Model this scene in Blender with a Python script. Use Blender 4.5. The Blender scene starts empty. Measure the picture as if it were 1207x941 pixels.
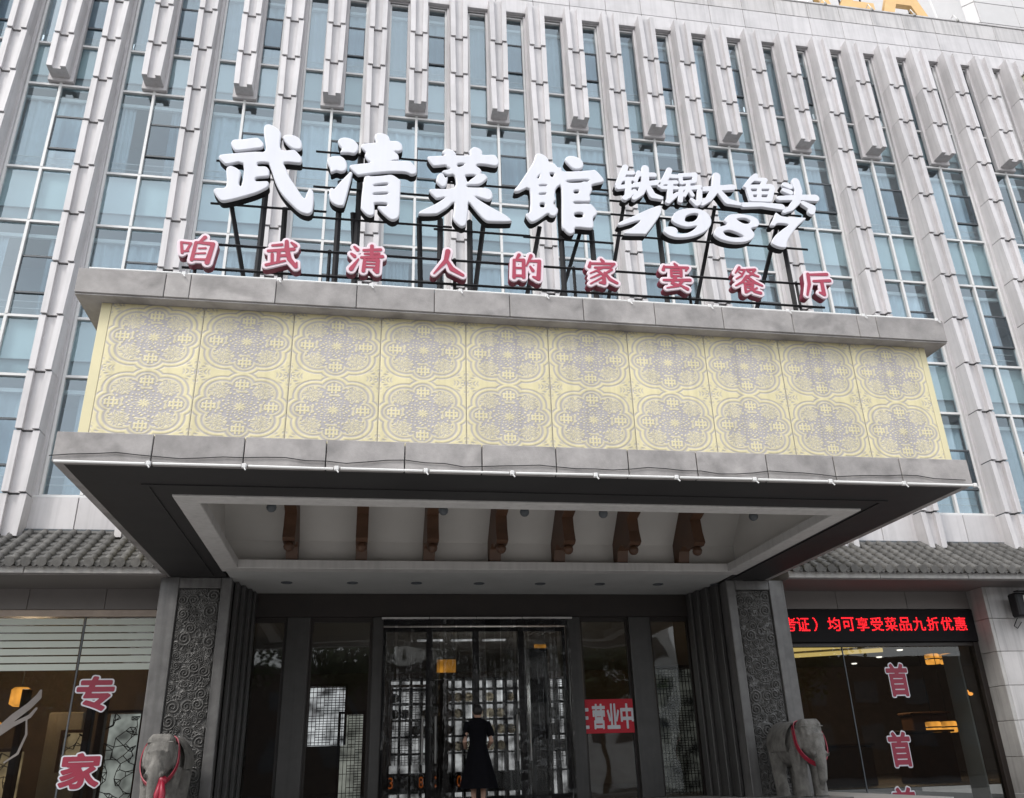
import bpy, math, random
import numpy as np
from mathutils import Vector, Matrix
SC = bpy.context.scene
COL = SC.collection
random.seed(7); RNG = np.random.RandomState(7)
EYE = 1.6                      # camera height; everything below is modelled with the eye at z = 0 and lifted by EYE at the end
# ------------------------------------------------------------------ camera
cam_d = bpy.data.cameras.new("camera"); cam = bpy.data.objects.new("camera", cam_d); COL.objects.link(cam)
Rc = [[0.98564, -0.166386, -0.028814], [0.040389, 0.397976, -0.916506], [0.163961, 0.902181, 0.398981]]
m3 = Matrix([[Rc[0][i], -Rc[1][i], -Rc[2][i]] for i in range(3)])
cam.matrix_world = Matrix.Translation((0, 0, EYE)) @ m3.to_4x4()
cam_d.sensor_width = 36; cam_d.lens = 36 * 996.46 / 1207; cam_d.clip_start = .1; cam_d.clip_end = 2000
SC.camera = cam
# ------------------------------------------------------------------ sky, sun, exposure
world = bpy.data.worlds.new("World"); SC.world = world; world.use_nodes = True
nt = world.node_tree; nt.nodes.clear()
SUN_EL, SUN_AZ = math.radians(46), math.radians(230)
sky = nt.nodes.new('ShaderNodeTexSky'); sky.sky_type = 'NISHITA'; sky.sun_disc = False
sky.sun_elevation = SUN_EL; sky.sun_rotation = SUN_AZ; sky.air_density = 1.5; sky.dust_density = 4
tc = nt.nodes.new('ShaderNodeTexCoord'); nz = nt.nodes.new('ShaderNodeTexNoise'); nz.inputs['Scale'].default_value = 2.2; nz.inputs['Detail'].default_value = 5
nt.links.new(tc.outputs['Generated'], nz.inputs['Vector'])
rp = nt.nodes.new('ShaderNodeValToRGB'); rp.color_ramp.elements[0].color = (7.6, 7.9, 8.5, 1); rp.color_ramp.elements[1].color = (10.0, 10.2, 10.4, 1)
rp.color_ramp.elements[0].position = .35; rp.color_ramp.elements[1].position = .65
nt.links.new(nz.outputs['Fac'], rp.inputs['Fac'])
mx = nt.nodes.new('ShaderNodeMix'); mx.data_type = 'RGBA'; mx.inputs[0].default_value = .8        # overcast: clouds over the blue
nt.links.new(sky.outputs[0], mx.inputs[6]); nt.links.new(rp.outputs[0], mx.inputs[7])
bg = nt.nodes.new('ShaderNodeBackground'); bg.inputs['Strength'].default_value = .15
wo = nt.nodes.new('ShaderNodeOutputWorld'); nt.links.new(mx.outputs[2], bg.inputs[0]); nt.links.new(bg.outputs[0], wo.inputs[0])
sl = bpy.data.lights.new("sun", 'SUN'); sl.energy = 1.4; sl.angle = math.radians(14); sl.color = (1, .97, .93)
so = bpy.data.objects.new("sun", sl); COL.objects.link(so)
sd = Vector((math.sin(SUN_AZ) * math.cos(SUN_EL), math.cos(SUN_AZ) * math.cos(SUN_EL), math.sin(SUN_EL)))
so.rotation_euler = (-sd).to_track_quat('-Z', 'Y').to_euler(); so.location = (0, -20, 40)
SC.view_settings.view_transform = 'Standard'; SC.view_settings.look = 'None'; SC.view_settings.gamma = 1
SC.view_settings.exposure = 0.62
SC.cycles.max_bounces = 8; SC.cycles.transparent_max_bounces = 16; SC.cycles.caustics_reflective = False; SC.cycles.caustics_refractive = False

# ------------------------------------------------------------------ materials
def newmat(name):
    m = bpy.data.materials.new(name); m.use_nodes = True; n = m.node_tree; n.nodes.clear()
    return m, n, n.nodes.new('ShaderNodeOutputMaterial')
def N(n, t, **k):
    x = n.nodes.new(t)
    for a, b in k.items():
        if hasattr(x, a): setattr(x, a, b)
    return x
def coords(n):
    t = N(n, 'ShaderNodeTexCoord'); o = N(n, 'ShaderNodeObjectInfo')
    mu = N(n, 'ShaderNodeMath', operation='MULTIPLY'); mu.inputs[1].default_value = 37.0
    n.links.new(o.outputs['Random'], mu.inputs[0])
    a = N(n, 'ShaderNodeVectorMath', operation='ADD'); n.links.new(t.outputs['Object'], a.inputs[0]); n.links.new(mu.outputs[0], a.inputs[1])
    return a.outputs[0], o
def M(name, col, rough=.6, var=.15, scale=3., bump=.15, bscale=80., metal=0., streak=0., orand=0., spec=.5, stain=0., attr=None):
    m, n, out = newmat(name)
    p = N(n, 'ShaderNodeBsdfPrincipled'); n.links.new(p.outputs[0], out.inputs[0])
    p.inputs['Metallic'].default_value = metal; p.inputs['Specular IOR Level'].default_value = spec
    v, oi = coords(n)
    a = N(n, 'ShaderNodeTexNoise'); a.inputs['Scale'].default_value = scale; a.inputs['Detail'].default_value = 7; a.inputs['Roughness'].default_value = .65
    n.links.new(v, a.inputs['Vector'])
    r = N(n, 'ShaderNodeMapRange'); r.inputs[1].default_value = .3; r.inputs[2].default_value = .7; r.inputs[3].default_value = 1 - var; r.inputs[4].default_value = 1 + var
    n.links.new(a.outputs['Fac'], r.inputs[0])
    fac = r.outputs[0]
    def mul(x, y):
        q = N(n, 'ShaderNodeMath', operation='MULTIPLY'); n.links.new(x, q.inputs[0]); n.links.new(y, q.inputs[1]); return q.outputs[0]
    if orand:
        q = N(n, 'ShaderNodeMapRange'); q.inputs[3].default_value = 1 - orand; q.inputs[4].default_value = 1 + orand
        n.links.new(oi.outputs['Random'], q.inputs[0]); fac = mul(fac, q.outputs[0])
    if streak:
        mp = N(n, 'ShaderNodeMapping'); mp.inputs['Scale'].default_value = (9, 9, .35); n.links.new(v, mp.inputs[0])
        s = N(n, 'ShaderNodeTexNoise'); s.inputs['Scale'].default_value = 1.3; s.inputs['Detail'].default_value = 4; n.links.new(mp.outputs[0], s.inputs['Vector'])
        q = N(n, 'ShaderNodeMapRange'); q.inputs[1].default_value = .45; q.inputs[2].default_value = .75; q.inputs[3].default_value = 1; q.inputs[4].default_value = 1 - streak
        n.links.new(s.outputs['Fac'], q.inputs[0]); fac = mul(fac, q.outputs[0])
    if stain:
        s = N(n, 'ShaderNodeTexNoise'); s.inputs['Scale'].default_value = scale * .45; s.inputs['Detail'].default_value = 9; s.inputs['Distortion'].default_value = .6; n.links.new(v, s.inputs['Vector'])
        q = N(n, 'ShaderNodeMapRange'); q.inputs[1].default_value = .52; q.inputs[2].default_value = .66; q.inputs[3].default_value = 1; q.inputs[4].default_value = 1 - stain
        n.links.new(s.outputs['Fac'], q.inputs[0]); fac = mul(fac, q.outputs[0])
    c = N(n, 'ShaderNodeVectorMath', operation='SCALE')
    if attr:
        at = N(n, 'ShaderNodeAttribute', attribute_name=attr); mi = N(n, 'ShaderNodeMix', data_type='RGBA')
        mi.inputs[6].default_value = (*col, 1); mi.inputs[7].default_value = (*ATTR2[attr], 1)
        n.links.new(at.outputs['Fac'], mi.inputs[0]); n.links.new(mi.outputs[2], c.inputs[0])
    else: c.inputs[0].default_value = col
    n.links.new(fac, c.inputs['Scale']); n.links.new(c.outputs[0], p.inputs['Base Color'])
    b = N(n, 'ShaderNodeTexNoise'); b.inputs['Scale'].default_value = bscale; b.inputs['Detail'].default_value = 5; n.links.new(v, b.inputs['Vector'])
    bp = N(n, 'ShaderNodeBump'); bp.inputs['Strength'].default_value = bump; bp.inputs['Distance'].default_value = .01
    n.links.new(b.outputs['Fac'], bp.inputs['Height']); n.links.new(bp.outputs[0], p.inputs['Normal'])
    rr = N(n, 'ShaderNodeMapRange'); rr.inputs[3].default_value = max(.03, rough - .1); rr.inputs[4].default_value = min(1, rough + .1)
    n.links.new(a.outputs['Fac'], rr.inputs[0]); n.links.new(rr.outputs[0], p.inputs['Roughness'])
    return m
def emis(name, col, s, dots=0, var=0.):
    m, n, out = newmat(name); e = N(n, 'ShaderNodeEmission'); e.inputs[0].default_value = (*col, 1); e.inputs[1].default_value = s
    n.links.new(e.outputs[0], out.inputs[0])
    if dots or var:
        t = N(n, 'ShaderNodeTexCoord')
        if dots:
            vo = N(n, 'ShaderNodeTexVoronoi'); vo.inputs['Scale'].default_value = dots; vo.inputs['Randomness'].default_value = 0; n.links.new(t.outputs['Object'], vo.inputs['Vector'])
            q = N(n, 'ShaderNodeMapRange'); q.inputs[1].default_value = .3; q.inputs[2].default_value = .55; q.inputs[3].default_value = s * 1.4; q.inputs[4].default_value = s * .3; n.links.new(vo.outputs['Distance'], q.inputs[0])
        else:
            vo = N(n, 'ShaderNodeTexNoise'); vo.inputs['Scale'].default_value = 3; n.links.new(t.outputs['Object'], vo.inputs['Vector'])
            q = N(n, 'ShaderNodeMapRange'); q.inputs[1].default_value = .35; q.inputs[2].default_value = .65; q.inputs[3].default_value = s * (1 - var); q.inputs[4].default_value = s * (1 + var); n.links.new(vo.outputs['Fac'], q.inputs[0])
        n.links.new(q.outputs[0], e.inputs[1])
    return m
def glass(name, trans, refl, k, fres=1.35, rough=.01, bump=.0, bs=2., film=None, orand=.12):
    m, n, out = newmat(name)
    tr = N(n, 'ShaderNodeBsdfTransparent'); tr.inputs[0].default_value = (*trans, 1)
    gl = N(n, 'ShaderNodeBsdfGlossy'); gl.inputs[0].default_value = (*refl, 1); gl.inputs['Roughness'].default_value = rough
    fr = N(n, 'ShaderNodeFresnel'); fr.inputs[0].default_value = fres
    v, oi = coords(n)
    ad = N(n, 'ShaderNodeMath', operation='ADD'); ad.use_clamp = True; n.links.new(fr.outputs[0], ad.inputs[0])
    q = N(n, 'ShaderNodeMapRange'); q.inputs[3].default_value = k * (1 - orand); q.inputs[4].default_value = k * (1 + orand); n.links.new(oi.outputs['Random'], q.inputs[0]); n.links.new(q.outputs[0], ad.inputs[1])
    ge = N(n, 'ShaderNodeNewGeometry'); iv = N(n, 'ShaderNodeMath', operation='SUBTRACT'); iv.inputs[0].default_value = 1; n.links.new(ge.outputs['Backfacing'], iv.inputs[1])
    fm = N(n, 'ShaderNodeMath', operation='MULTIPLY'); n.links.new(ad.outputs[0], fm.inputs[0]); n.links.new(iv.outputs[0], fm.inputs[1])   # the far face of a pane only lets light out
    mi = N(n, 'ShaderNodeMixShader'); n.links.new(fm.outputs[0], mi.inputs[0]); n.links.new(tr.outputs[0], mi.inputs[1]); n.links.new(gl.outputs[0], mi.inputs[2])
    sh = mi.outputs[0]
    if film:
        d = N(n, 'ShaderNodeBsdfDiffuse'); d.inputs[0].default_value = (*film[0], 1)
        m2 = N(n, 'ShaderNodeMixShader'); m2.inputs[0].default_value = film[1]; n.links.new(sh, m2.inputs[1]); n.links.new(d.outputs[0], m2.inputs[2]); sh = m2.outputs[0]
    if bump:
        b = N(n, 'ShaderNodeTexNoise'); b.inputs['Scale'].default_value = bs; b.inputs['Detail'].default_value = 1; n.links.new(v, b.inputs['Vector'])
        bp = N(n, 'ShaderNodeBump'); bp.inputs['Strength'].default_value = bump; bp.inputs['Distance'].default_value = .05
        n.links.new(b.outputs['Fac'], bp.inputs['Height']); n.links.new(bp.outputs[0], gl.inputs['Normal'])
    n.links.new(sh, out.inputs[0]); return m
ATTR2 = {'pat': (.35, .33, .335)}
granite = M('pale_granite', (.50, .485, .495), .55, .06, 2.2, .12, 140, streak=.16, orand=.08, stain=.07)
granite2 = M('weathered_granite', (.46, .445, .445), .6, .10, 1.2, .15, 120, streak=.30, orand=.07, stain=.12)
alu = M('white_aluminium', (.60, .60, .60), .4, .05, 4, .03, 50, metal=.0)
gasket = M('dark_gasket', (.07, .08, .09), .5, .1)
glass_w = glass('window_glass', (.80, .862, .885), (.63, .73, .80), .17, 1.46, bump=.08, bs=.8, orand=.3)
glass_s = glass('sash_glass', (.66, .74, .78), (.58, .68, .76), .16, 1.46, bump=.08, bs=1.2)
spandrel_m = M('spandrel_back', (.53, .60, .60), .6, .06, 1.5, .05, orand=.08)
spandrel_d = M('spandrel_lower', (.34, .39, .40), .6, .1, 1.5, .05)  # dark tone stands in for the shaded interior under the slab panel
curtain_m = M('curtain_cloth', (.52, .575, .62), .9, .10, 2, .1, 60, orand=.22)
white_paint = M('white_paint', (.66, .66, .65), .6, .05, 2, .05, 40)
room_m = M('room_wall', (.42, .47, .50), .8, .1, 1, .05)
stone = M('grey_fascia_stone', (.28, .265, .26), .6, .24, 3.5, .25, 90, orand=.12, stain=.32)
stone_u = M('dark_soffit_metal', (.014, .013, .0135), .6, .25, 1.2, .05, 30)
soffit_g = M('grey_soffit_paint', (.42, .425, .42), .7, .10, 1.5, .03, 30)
recess_w = M('recess_white_plaster', (.60, .585, .56), .7, .05, 1.0, .04, 30)
trim_m = M('grey_white_trim', (.50, .49, .48), .6, .08, 2, .05, 30, streak=.15)
cream = M('cream_and_grey_pattern', (.60, .54, .33), .5, .06, 5, .1, 120, orand=.08, streak=.16, stain=.06, attr='pat')
cream_p = M('plain_cream_panel', (.58, .525, .33), .5, .05, 2, .06, 60)
wood = M('brown_wood', (.080, .038, .020), .55, .3, 3, .2, 30)
wood_d = M('dark_brown_wood', (.016, .011, .009), .5, .3, 3, .2, 40)
darkstone = M('dark_polished_stone', (.125, .122, .12), .42, .22, 4, .15, 60, streak=.35, stain=.25); poststone = M('blackish_post_stone', (.045, .043, .042), .4, .2, 4, .1, 60, streak=.3)
carved = M('carved_dark_stone', (.085, .083, .08), .32, .35, 6, .3, 90)
tile_m = M('grey_clay_tile', (.095, .092, .088), .75, .35, 9, .5, 60, orand=.18)
eave_st = M('pale_eave_stone', (.36, .35, .34), .6, .12, 2, .2, 90, streak=.25, orand=.06)
eave_d = M('taupe_eave_panel', (.17, .155, .148), .6, .08, 1.5, .08, 60, orand=.05)
copper = M('bronze_frame', (.36, .29, .24), .5, .15, 3, .05, 40, metal=.1)
black = M('black_painted_steel', (.014, .014, .016), .6, .2, 5, .1, 60, spec=.2)
blackm = M('black_plastic', (.010, .009, .010), .7, .2, 5, .05, 60, spec=.15)
signwhite = M('white_acrylic', (.60, .61, .66), .35, .03, 2, .02, 20, streak=.04)
signred = M('crimson_acrylic', (.30, .022, .055), .45, .06, 3, .02, 20, orand=.04)
trayred = M('dark_red_tray', (.16, .02, .04), .5, .1)
signpink = M('pale_pink_border', (.66, .55, .60), .4, .02, 2, .02, 20)
gold = M('gold_paint', (.62, .40, .17), .5, .1, 3, .05)
asphalt = M('asphalt', (.052, .052, .054), .9, .2, 2, .5, 200)
paving = M('forecourt_granite', (.30, .29, .28), .7, .12, 1, .2, 60)
elstone = M('carved_grey_stone', (.165, .158, .146), .9, .30, 9, 1., 45, stain=.3, streak=.25)
ribbon = M('red_satin', (.27, .010, .03), .45, .15, 5, .1, 40)
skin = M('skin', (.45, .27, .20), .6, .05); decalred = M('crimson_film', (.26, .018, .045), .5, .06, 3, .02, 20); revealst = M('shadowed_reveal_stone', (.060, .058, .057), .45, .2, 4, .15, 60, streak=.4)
hair_m = M('black_hair', (.012, .010, .010), .5, .2, 30, .3, 100)
dress_m = M('black_dress_cloth', (.005, .005, .007), .9, .2, 10, .2, 80, spec=.1)
red_banner = M('red_banner_cloth', (.50, .008, .025), .6, .08, 3, .05)
doorglass = glass('door_glass', (.50, .50, .48), (.72, .74, .74), .05, 1.38, .02, bump=.12, bs=1.1)
shopglass = glass('shop_glass', (.55, .56, .55), (.8, .82, .82), .035, 1.42, .01, bump=.04, bs=1.)
frost = glass('frosted_band', (.5, .5, .5), (.8, .8, .8), .02, film=((.54, .575, .52), .95), rough=.3)
plastic = glass('clear_pvc', (.62, .61, .60), (.55, .55, .55), .015, 1.35, .18, bump=1.0, bs=5., orand=.6)
int_wall = M('interior_brown_wall', (.14, .10, .075), .7, .2)
int_floor = M('interior_floor', (.16, .14, .12), .25, .15)
int_ceil = M('interior_ceiling', (.34, .31, .28), .8, .1)
lamp_w = emis('warm_lamp', (1, .42, .07), 1.3, var=.5)
lamp_y = emis('warm_strip', (1, .72, .25), 1.1)
lamp_c = emis('downlight_white', (1, .93, .85), 3.0)
shelf_e = emis('backlit_white', (.86, .90, 1.), 1.0, var=.85)
shelf_o = emis('orange_lit_panel', (1, .45, .06), .8, var=.5)
led_red = emis('red_led', (1, .02, .03), 1.05, dots=26)
led_or = emis('orange_led', (1, .22, .02), .55)
concrete = M('concrete', (.30, .30, .29), .8, .1)
tower_m = M('tower_granite', (.50, .49, .49), .6, .04, 2, .1, orand=.04)
leaf_m = M('leaf', (.06, .09, .03), .6, .4, 6)
bark_m = M('bark', (.09, .07, .05), .9, .3, 6, .6)
pot_m = M('plate_porcelain', (.5, .42, .30), .3, .4, 12)

# ------------------------------------------------------------------ mesh helpers
W = {}                                              # world position (eye-relative) of every object
def link(o, parent, loc):
    COL.objects.link(o); W[o.name] = Vector(loc)
    if parent is not None:
        o.parent = parent; o.location = Vector(loc) - W[parent.name]
    else: o.location = loc
    return o
def tag(o, label=None, cat=None, group=None, kind=None):
    if label: o['label'] = label
    if cat: o['category'] = cat
    if group: o['group'] = group
    if kind: o['kind'] = kind
    return o
def thing(name, loc, label, cat, group=None, kind=None, parent=None):
    return tag(link(bpy.data.objects.new(name, None), parent, loc), label, cat, group, kind)
class MB:
    def __init__(s): s.v = []; s.f = []
    def add(s, v, f):
        b = len(s.v); s.v += [tuple(p) for p in v]; s.f += [tuple(i + b for i in q) for q in f]; return s
    def box(s, x0, x1, y0, y1, z0, z1, c=0.):
        if c <= 0:
            return s.add([(x, y, z) for x in (x0, x1) for y in (y0, y1) for z in (z0, z1)], [(0, 1, 3, 2), (4, 6, 7, 5), (0, 4, 5, 1), (2, 3, 7, 6), (0, 2, 6, 4), (1, 5, 7, 3)])
        lo = (x0, y0, z0); hi = (x1, y1, z1); V = []; idx = {}
        for sx in (0, 1):
            for sy in (0, 1):
                for sz in (0, 1):
                    sg = (sx, sy, sz)
                    for ax in range(3):
                        p = [(hi[a] - (0 if a == ax else c)) if sg[a] else (lo[a] + (0 if a == ax else c)) for a in range(3)]
                        idx[sg + (ax,)] = len(V); V.append(p)
        F = []
        for ax in range(3):
            a, b = [q for q in range(3) if q != ax]
            for sd in (0, 1):
                L = []
                for (i, j) in ((0, 0), (1, 0), (1, 1), (0, 1)):
                    t = [0, 0, 0]; t[ax] = sd; t[a] = i; t[b] = j; L.append(idx[tuple(t) + (ax,)])
                F.append(L)
            for i in (0, 1):
                for j in (0, 1):
                    t = [0, 0, 0]; t[a] = i; t[b] = j; t2 = list(t); t2[ax] = 1
                    F.append([idx[tuple(t) + (a,)], idx[tuple(t) + (b,)], idx[tuple(t2) + (b,)], idx[tuple(t2) + (a,)]])
        for sx in (0, 1):
            for sy in (0, 1):
                for sz in (0, 1): F.append([idx[(sx, sy, sz, k)] for k in range(3)])
        return s.add(V, F)
    def tube(s, pts, r, n=8, cap=True):
        pts = [Vector(p) for p in pts]; rs = r if isinstance(r, (list, tuple)) else [r] * len(pts); V = []; F = []
        for i, p in enumerate(pts):
            d = (pts[min(i + 1, len(pts) - 1)] - pts[max(i - 1, 0)]).normalized()
            u = d.cross(Vector((0, 0, 1)) if abs(d.z) < .95 else Vector((1, 0, 0))).normalized(); w = d.cross(u)
            V += [p + (u * math.cos(2 * math.pi * k / n) + w * math.sin(2 * math.pi * k / n)) * rs[i] for k in range(n)]
        for i in range(len(pts) - 1):
            F += [(i * n + k, i * n + (k + 1) % n, (i + 1) * n + (k + 1) % n, (i + 1) * n + k) for k in range(n)]
        if cap: F += [tuple(range(n))[::-1], tuple((len(pts) - 1) * n + k for k in range(n))]
        return s.add(V, F)
    def prism(s, prof, ax, a0, a1):                # profile of 2 coordinates swept along axis ax
        n = len(prof)
        def P(q, a):
            l = list(q); l.insert(ax, a); return l
        return s.add([P(q, a0) for q in prof] + [P(q, a1) for q in prof], [tuple(range(n))[::-1], tuple(range(n, 2 * n))] + [(i, (i + 1) % n, n + (i + 1) % n, n + i) for i in range(n)])
    def lathe(s, prof, c, n=16):                   # (r, z) profile round a vertical axis at c
        V = [(c[0] + r * math.cos(2 * math.pi * k / n), c[1] + r * math.sin(2 * math.pi * k / n), c[2] + z) for r, z in prof for k in range(n)]
        F = [(i * n + k, i * n + (k + 1) % n, (i + 1) * n + (k + 1) % n, (i + 1) * n + k) for i in range(len(prof) - 1) for k in range(n)]
        F += [tuple(range(n))[::-1], tuple((len(prof) - 1) * n + k for k in range(n))]
        return s.add(V, F)
    def ball(s, c, r, n=12):
        r = (r, r, r) if not isinstance(r, (tuple, list)) else r; m = n // 2
        V = [(c[0] + r[0] * math.sin(math.pi * i / m) * math.cos(2 * math.pi * k / n), c[1] + r[1] * math.sin(math.pi * i / m) * math.sin(2 * math.pi * k / n), c[2] + r[2] * math.cos(math.pi * i / m)) for i in range(1, m) for k in range(n)]
        V += [(c[0], c[1], c[2] + r[2]), (c[0], c[1], c[2] - r[2])]; t = len(V) - 2
        F = [(i * n + k, (i + 1) * n + k, (i + 1) * n + (k + 1) % n, i * n + (k + 1) % n) for i in range(m - 2) for k in range(n)]
        F += [(t, k, (k + 1) % n) for k in range(n)] + [(t + 1, (m - 2) * n + (k + 1) % n, (m - 2) * n + k) for k in range(n)]
        return s.add(V, F)
    def mesh(s, name, mt, smooth=False, origin=None):
        v = np.array(s.v, float); c = (v.min(0) + v.max(0)) / 2 if origin is None else np.array(origin, float)
        me = bpy.data.meshes.new(name); me.from_pydata((v - c).tolist(), [], s.f); me.materials.append(mt)
        import bmesh
        b = bmesh.new(); b.from_mesh(me); bmesh.ops.recalc_face_normals(b, faces=b.faces); b.to_mesh(me); b.free()
        if smooth: me.polygons.foreach_set('use_smooth', [True] * len(me.polygons))
        return me, c
    def build(s, name, mt, parent=None, smooth=False, label=None, origin=None):
        me, c = s.mesh(name, mt, smooth, origin); return tag(link(bpy.data.objects.new(name, me), parent, c), label)
def inst(name, me, loc, parent=None, label=None):
    return tag(link(bpy.data.objects.new(name, me), parent, loc), label)
def part(name, b, mt, parent, c=0., label=None):
    return MB().box(*b, c=c).build(name, mt, parent, label=label)

# ------------------------------------------------------------------ lettering helpers
def curve_solid(name, loops, mt, y_front, depth, bev=0., res=1):
    """closed loops of (x, z) -> solid standing in the XZ plane, front face at y_front, growing towards +Y"""
    cu = bpy.data.curves.new('tmp', 'CURVE'); cu.dimensions = '2D'; cu.fill_mode = 'BOTH'
    cu.extrude = max(depth / 2 - bev, .0005); cu.bevel_depth = bev; cu.bevel_resolution = 1; cu.offset = -bev
    for L in loops:
        sp = cu.splines.new('POLY'); sp.points.add(len(L) - 1); sp.use_cyclic_u = True
        for p, q in zip(sp.points, L): p.co = (q[0], q[1], 0, 1)
    return from_curve(name, cu, mt, y_front, depth)
def from_curve(name, cu, mt, y_front, depth, mtx=None):
    o = bpy.data.objects.new('tmp', cu); me = bpy.data.meshes.new_from_object(o); bpy.data.objects.remove(o); bpy.data.curves.remove(cu)
    n = len(me.vertices); v = np.empty(n * 3); me.vertices.foreach_get('co', v); v = v.reshape(-1, 3)
    w = np.stack([v[:, 0], y_front + depth / 2 - v[:, 2], v[:, 1]], 1); c = (w.min(0) + w.max(0)) / 2
    me.vertices.foreach_set('co', (w - c).ravel()); me.flip_normals() if False else None; me.name = name; me.materials.clear(); me.materials.append(mt); me.update()
    return me, c
def smooth_loop(L, n=3):                            # Catmull-Rom, keeps the traced corners soft
    P = np.array(L).reshape(-1, 2); out = []; k = len(P)
    for i in range(k):
        a, b, c, d = P[i - 1], P[i], P[(i + 1) % k], P[(i + 2) % k]
        for t in np.arange(n) / n:
            out.append(.5 * ((2 * b) + (c - a) * t + (2 * a - 5 * b + 4 * c - d) * t * t + (3 * b - a - 3 * c + d) * t ** 3))
    return out
def stroke_field(strokes, pad, res):
    """signed distance of tapered brush strokes on a grid"""
    A = [np.array(s).reshape(-1, 3) for s in strokes]; allp = np.concatenate(A)
    x0, x1 = allp[:, 0].min() - pad, allp[:, 0].max() + pad; z0, z1 = allp[:, 1].min() - pad, allp[:, 1].max() + pad
    xs = np.arange(x0, x1 + res, res); zs = np.arange(z0, z1 + res, res); X, Z = np.meshgrid(xs, zs, indexing='ij'); D = np.full(X.shape, 1e9)
    for s in A:
        for p, q in zip(s[:-1], s[1:]):
            d = q[:2] - p[:2]; t = np.clip(((X - p[0]) * d[0] + (Z - p[1]) * d[1]) / (d @ d + 1e-12), 0, 1)
            D = np.minimum(D, np.hypot(X - p[0] - t * d[0], Z - p[1] - t * d[1]) - (p[2] + (q[2] - p[2]) * t))
    return xs, zs, D
def contours(xs, zs, D, lev):
    F = D - lev; S = F < 0; nx, nz = F.shape; seg = {}
    c = S[:-1, :-1] * 1 + S[1:, :-1] * 2 + S[1:, 1:] * 4 + S[:-1, 1:] * 8
    T = {1: [(3, 0)], 2: [(0, 1)], 3: [(3, 1)], 4: [(1, 2)], 5: [(3, 0), (1, 2)], 6: [(0, 2)], 7: [(3, 2)], 8: [(2, 3)], 9: [(2, 0)], 10: [(0, 1), (2, 3)], 11: [(2, 1)], 12: [(1, 3)], 13: [(1, 0)], 14: [(0, 3)]}
    def key(i, j, e): return {0: (i, j, 0), 1: (i + 1, j, 1), 2: (i, j + 1, 0), 3: (i, j, 1)}[e]
    for i, j in zip(*np.nonzero((c > 0) & (c < 15))):
        for a, b in T[int(c[i, j])]: seg[key(i, j, a)] = key(i, j, b)
    def pt(k):
        i, j, h = k; i2, j2 = (i + 1, j) if h == 0 else (i, j + 1); a, b = F[i, j], F[i2, j2]; t = a / (a - b + 1e-15)
        return (xs[i] + (xs[i2] - xs[i]) * t, zs[j] + (zs[j2] - zs[j]) * t)
    out = []
    while seg:
        k = next(iter(seg)); L = []
        while k in seg: L.append(pt(k)); k = seg.pop(k)
        if len(L) > 6: out.append(L[::2] if len(L) > 60 else L)
    return out
def glyph_field(ch, pad=.16, res=.014):
    cu = bpy.data.curves.new('tmp', 'FONT'); cu.body = ch; cu.size = 1; cu.resolution_u = 3
    o = bpy.data.objects.new('tmp', cu); me = bpy.data.meshes.new_from_object(o); bpy.data.objects.remove(o); bpy.data.curves.remove(cu)
    v = np.empty(len(me.vertices) * 3); me.vertices.foreach_get('co', v); v = v.reshape(-1, 3)[:, :2]
    cnt = {}
    for q in me.polygons:
        L = list(q.vertices)
        for a, b in zip(L, L[1:] + L[:1]):
            ka = (round(v[a][0], 5), round(v[a][1], 5)); kb = (round(v[b][0], 5), round(v[b][1], 5)); k = (min(ka, kb), max(ka, kb)); cnt[k] = cnt.get(k, 0) + 1
    bpy.data.meshes.remove(me); E = np.array([[*a, *b] for (a, b), n in cnt.items() if n == 1 and a != b])
    lo = np.minimum(E[:, :2].min(0), E[:, 2:].min(0)); hi = np.maximum(E[:, :2].max(0), E[:, 2:].max(0))
    xs = np.arange(lo[0] - pad, hi[0] + pad, res); zs = np.arange(lo[1] - pad, hi[1] + pad, res) + 1.7e-4; X, Z = np.meshgrid(xs, zs, indexing='ij'); D = np.full(X.shape, 9.); I = np.zeros(X.shape, bool)
    for ax, az, bx, bz in E:
        dx, dz = bx - ax, bz - az; t = np.clip(((X - ax) * dx + (Z - az) * dz) / (dx * dx + dz * dz), 0, 1); D = np.minimum(D, np.hypot(X - ax - t * dx, Z - az - t * dz))
        if dz: I ^= ((az > Z) != (bz > Z)) & (X < ax + (Z - az) / dz * dx)
    return xs, zs, np.where(I, -D, D), lo, hi
def glyph_solid(name, ch, mt, cx, cz, w, h, y_front, depth, bold):
    xs, zs, D, lo, hi = glyph_field(ch); s = np.array([w, h]) / (hi - lo); m = (lo + hi) / 2
    L = [[((x - m[0]) * s[0] + cx, (z - m[1]) * s[1] + cz) for x, z in q] for q in contours(xs, zs, D, bold)]
    return curve_solid(name, L, mt, y_front, depth)
def text_solid(name, s, mt, cx, cz, w, h, y_front, depth, off=0., shear=0.):
    """flat lettering from Blender's own built-in font, fitted to a w x h box"""
    cu = bpy.data.curves.new('tmp', 'FONT'); cu.body = s; cu.size = 1; cu.offset = off; cu.extrude = .001; cu.resolution_u = 3; cu.shear = shear
    me, c = from_curve(name, cu, mt, 0, .002)
    n = len(me.vertices); v = np.empty(n * 3); me.vertices.foreach_get('co', v); v = v.reshape(-1, 3); e = v.max(0) - v.min(0)
    v *= np.array([w / e[0], depth / max(e[1], 1e-6), h / e[2]]); me.vertices.foreach_set('co', v.ravel()); me.update()
    return me, (cx, y_front + depth / 2, cz)
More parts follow.
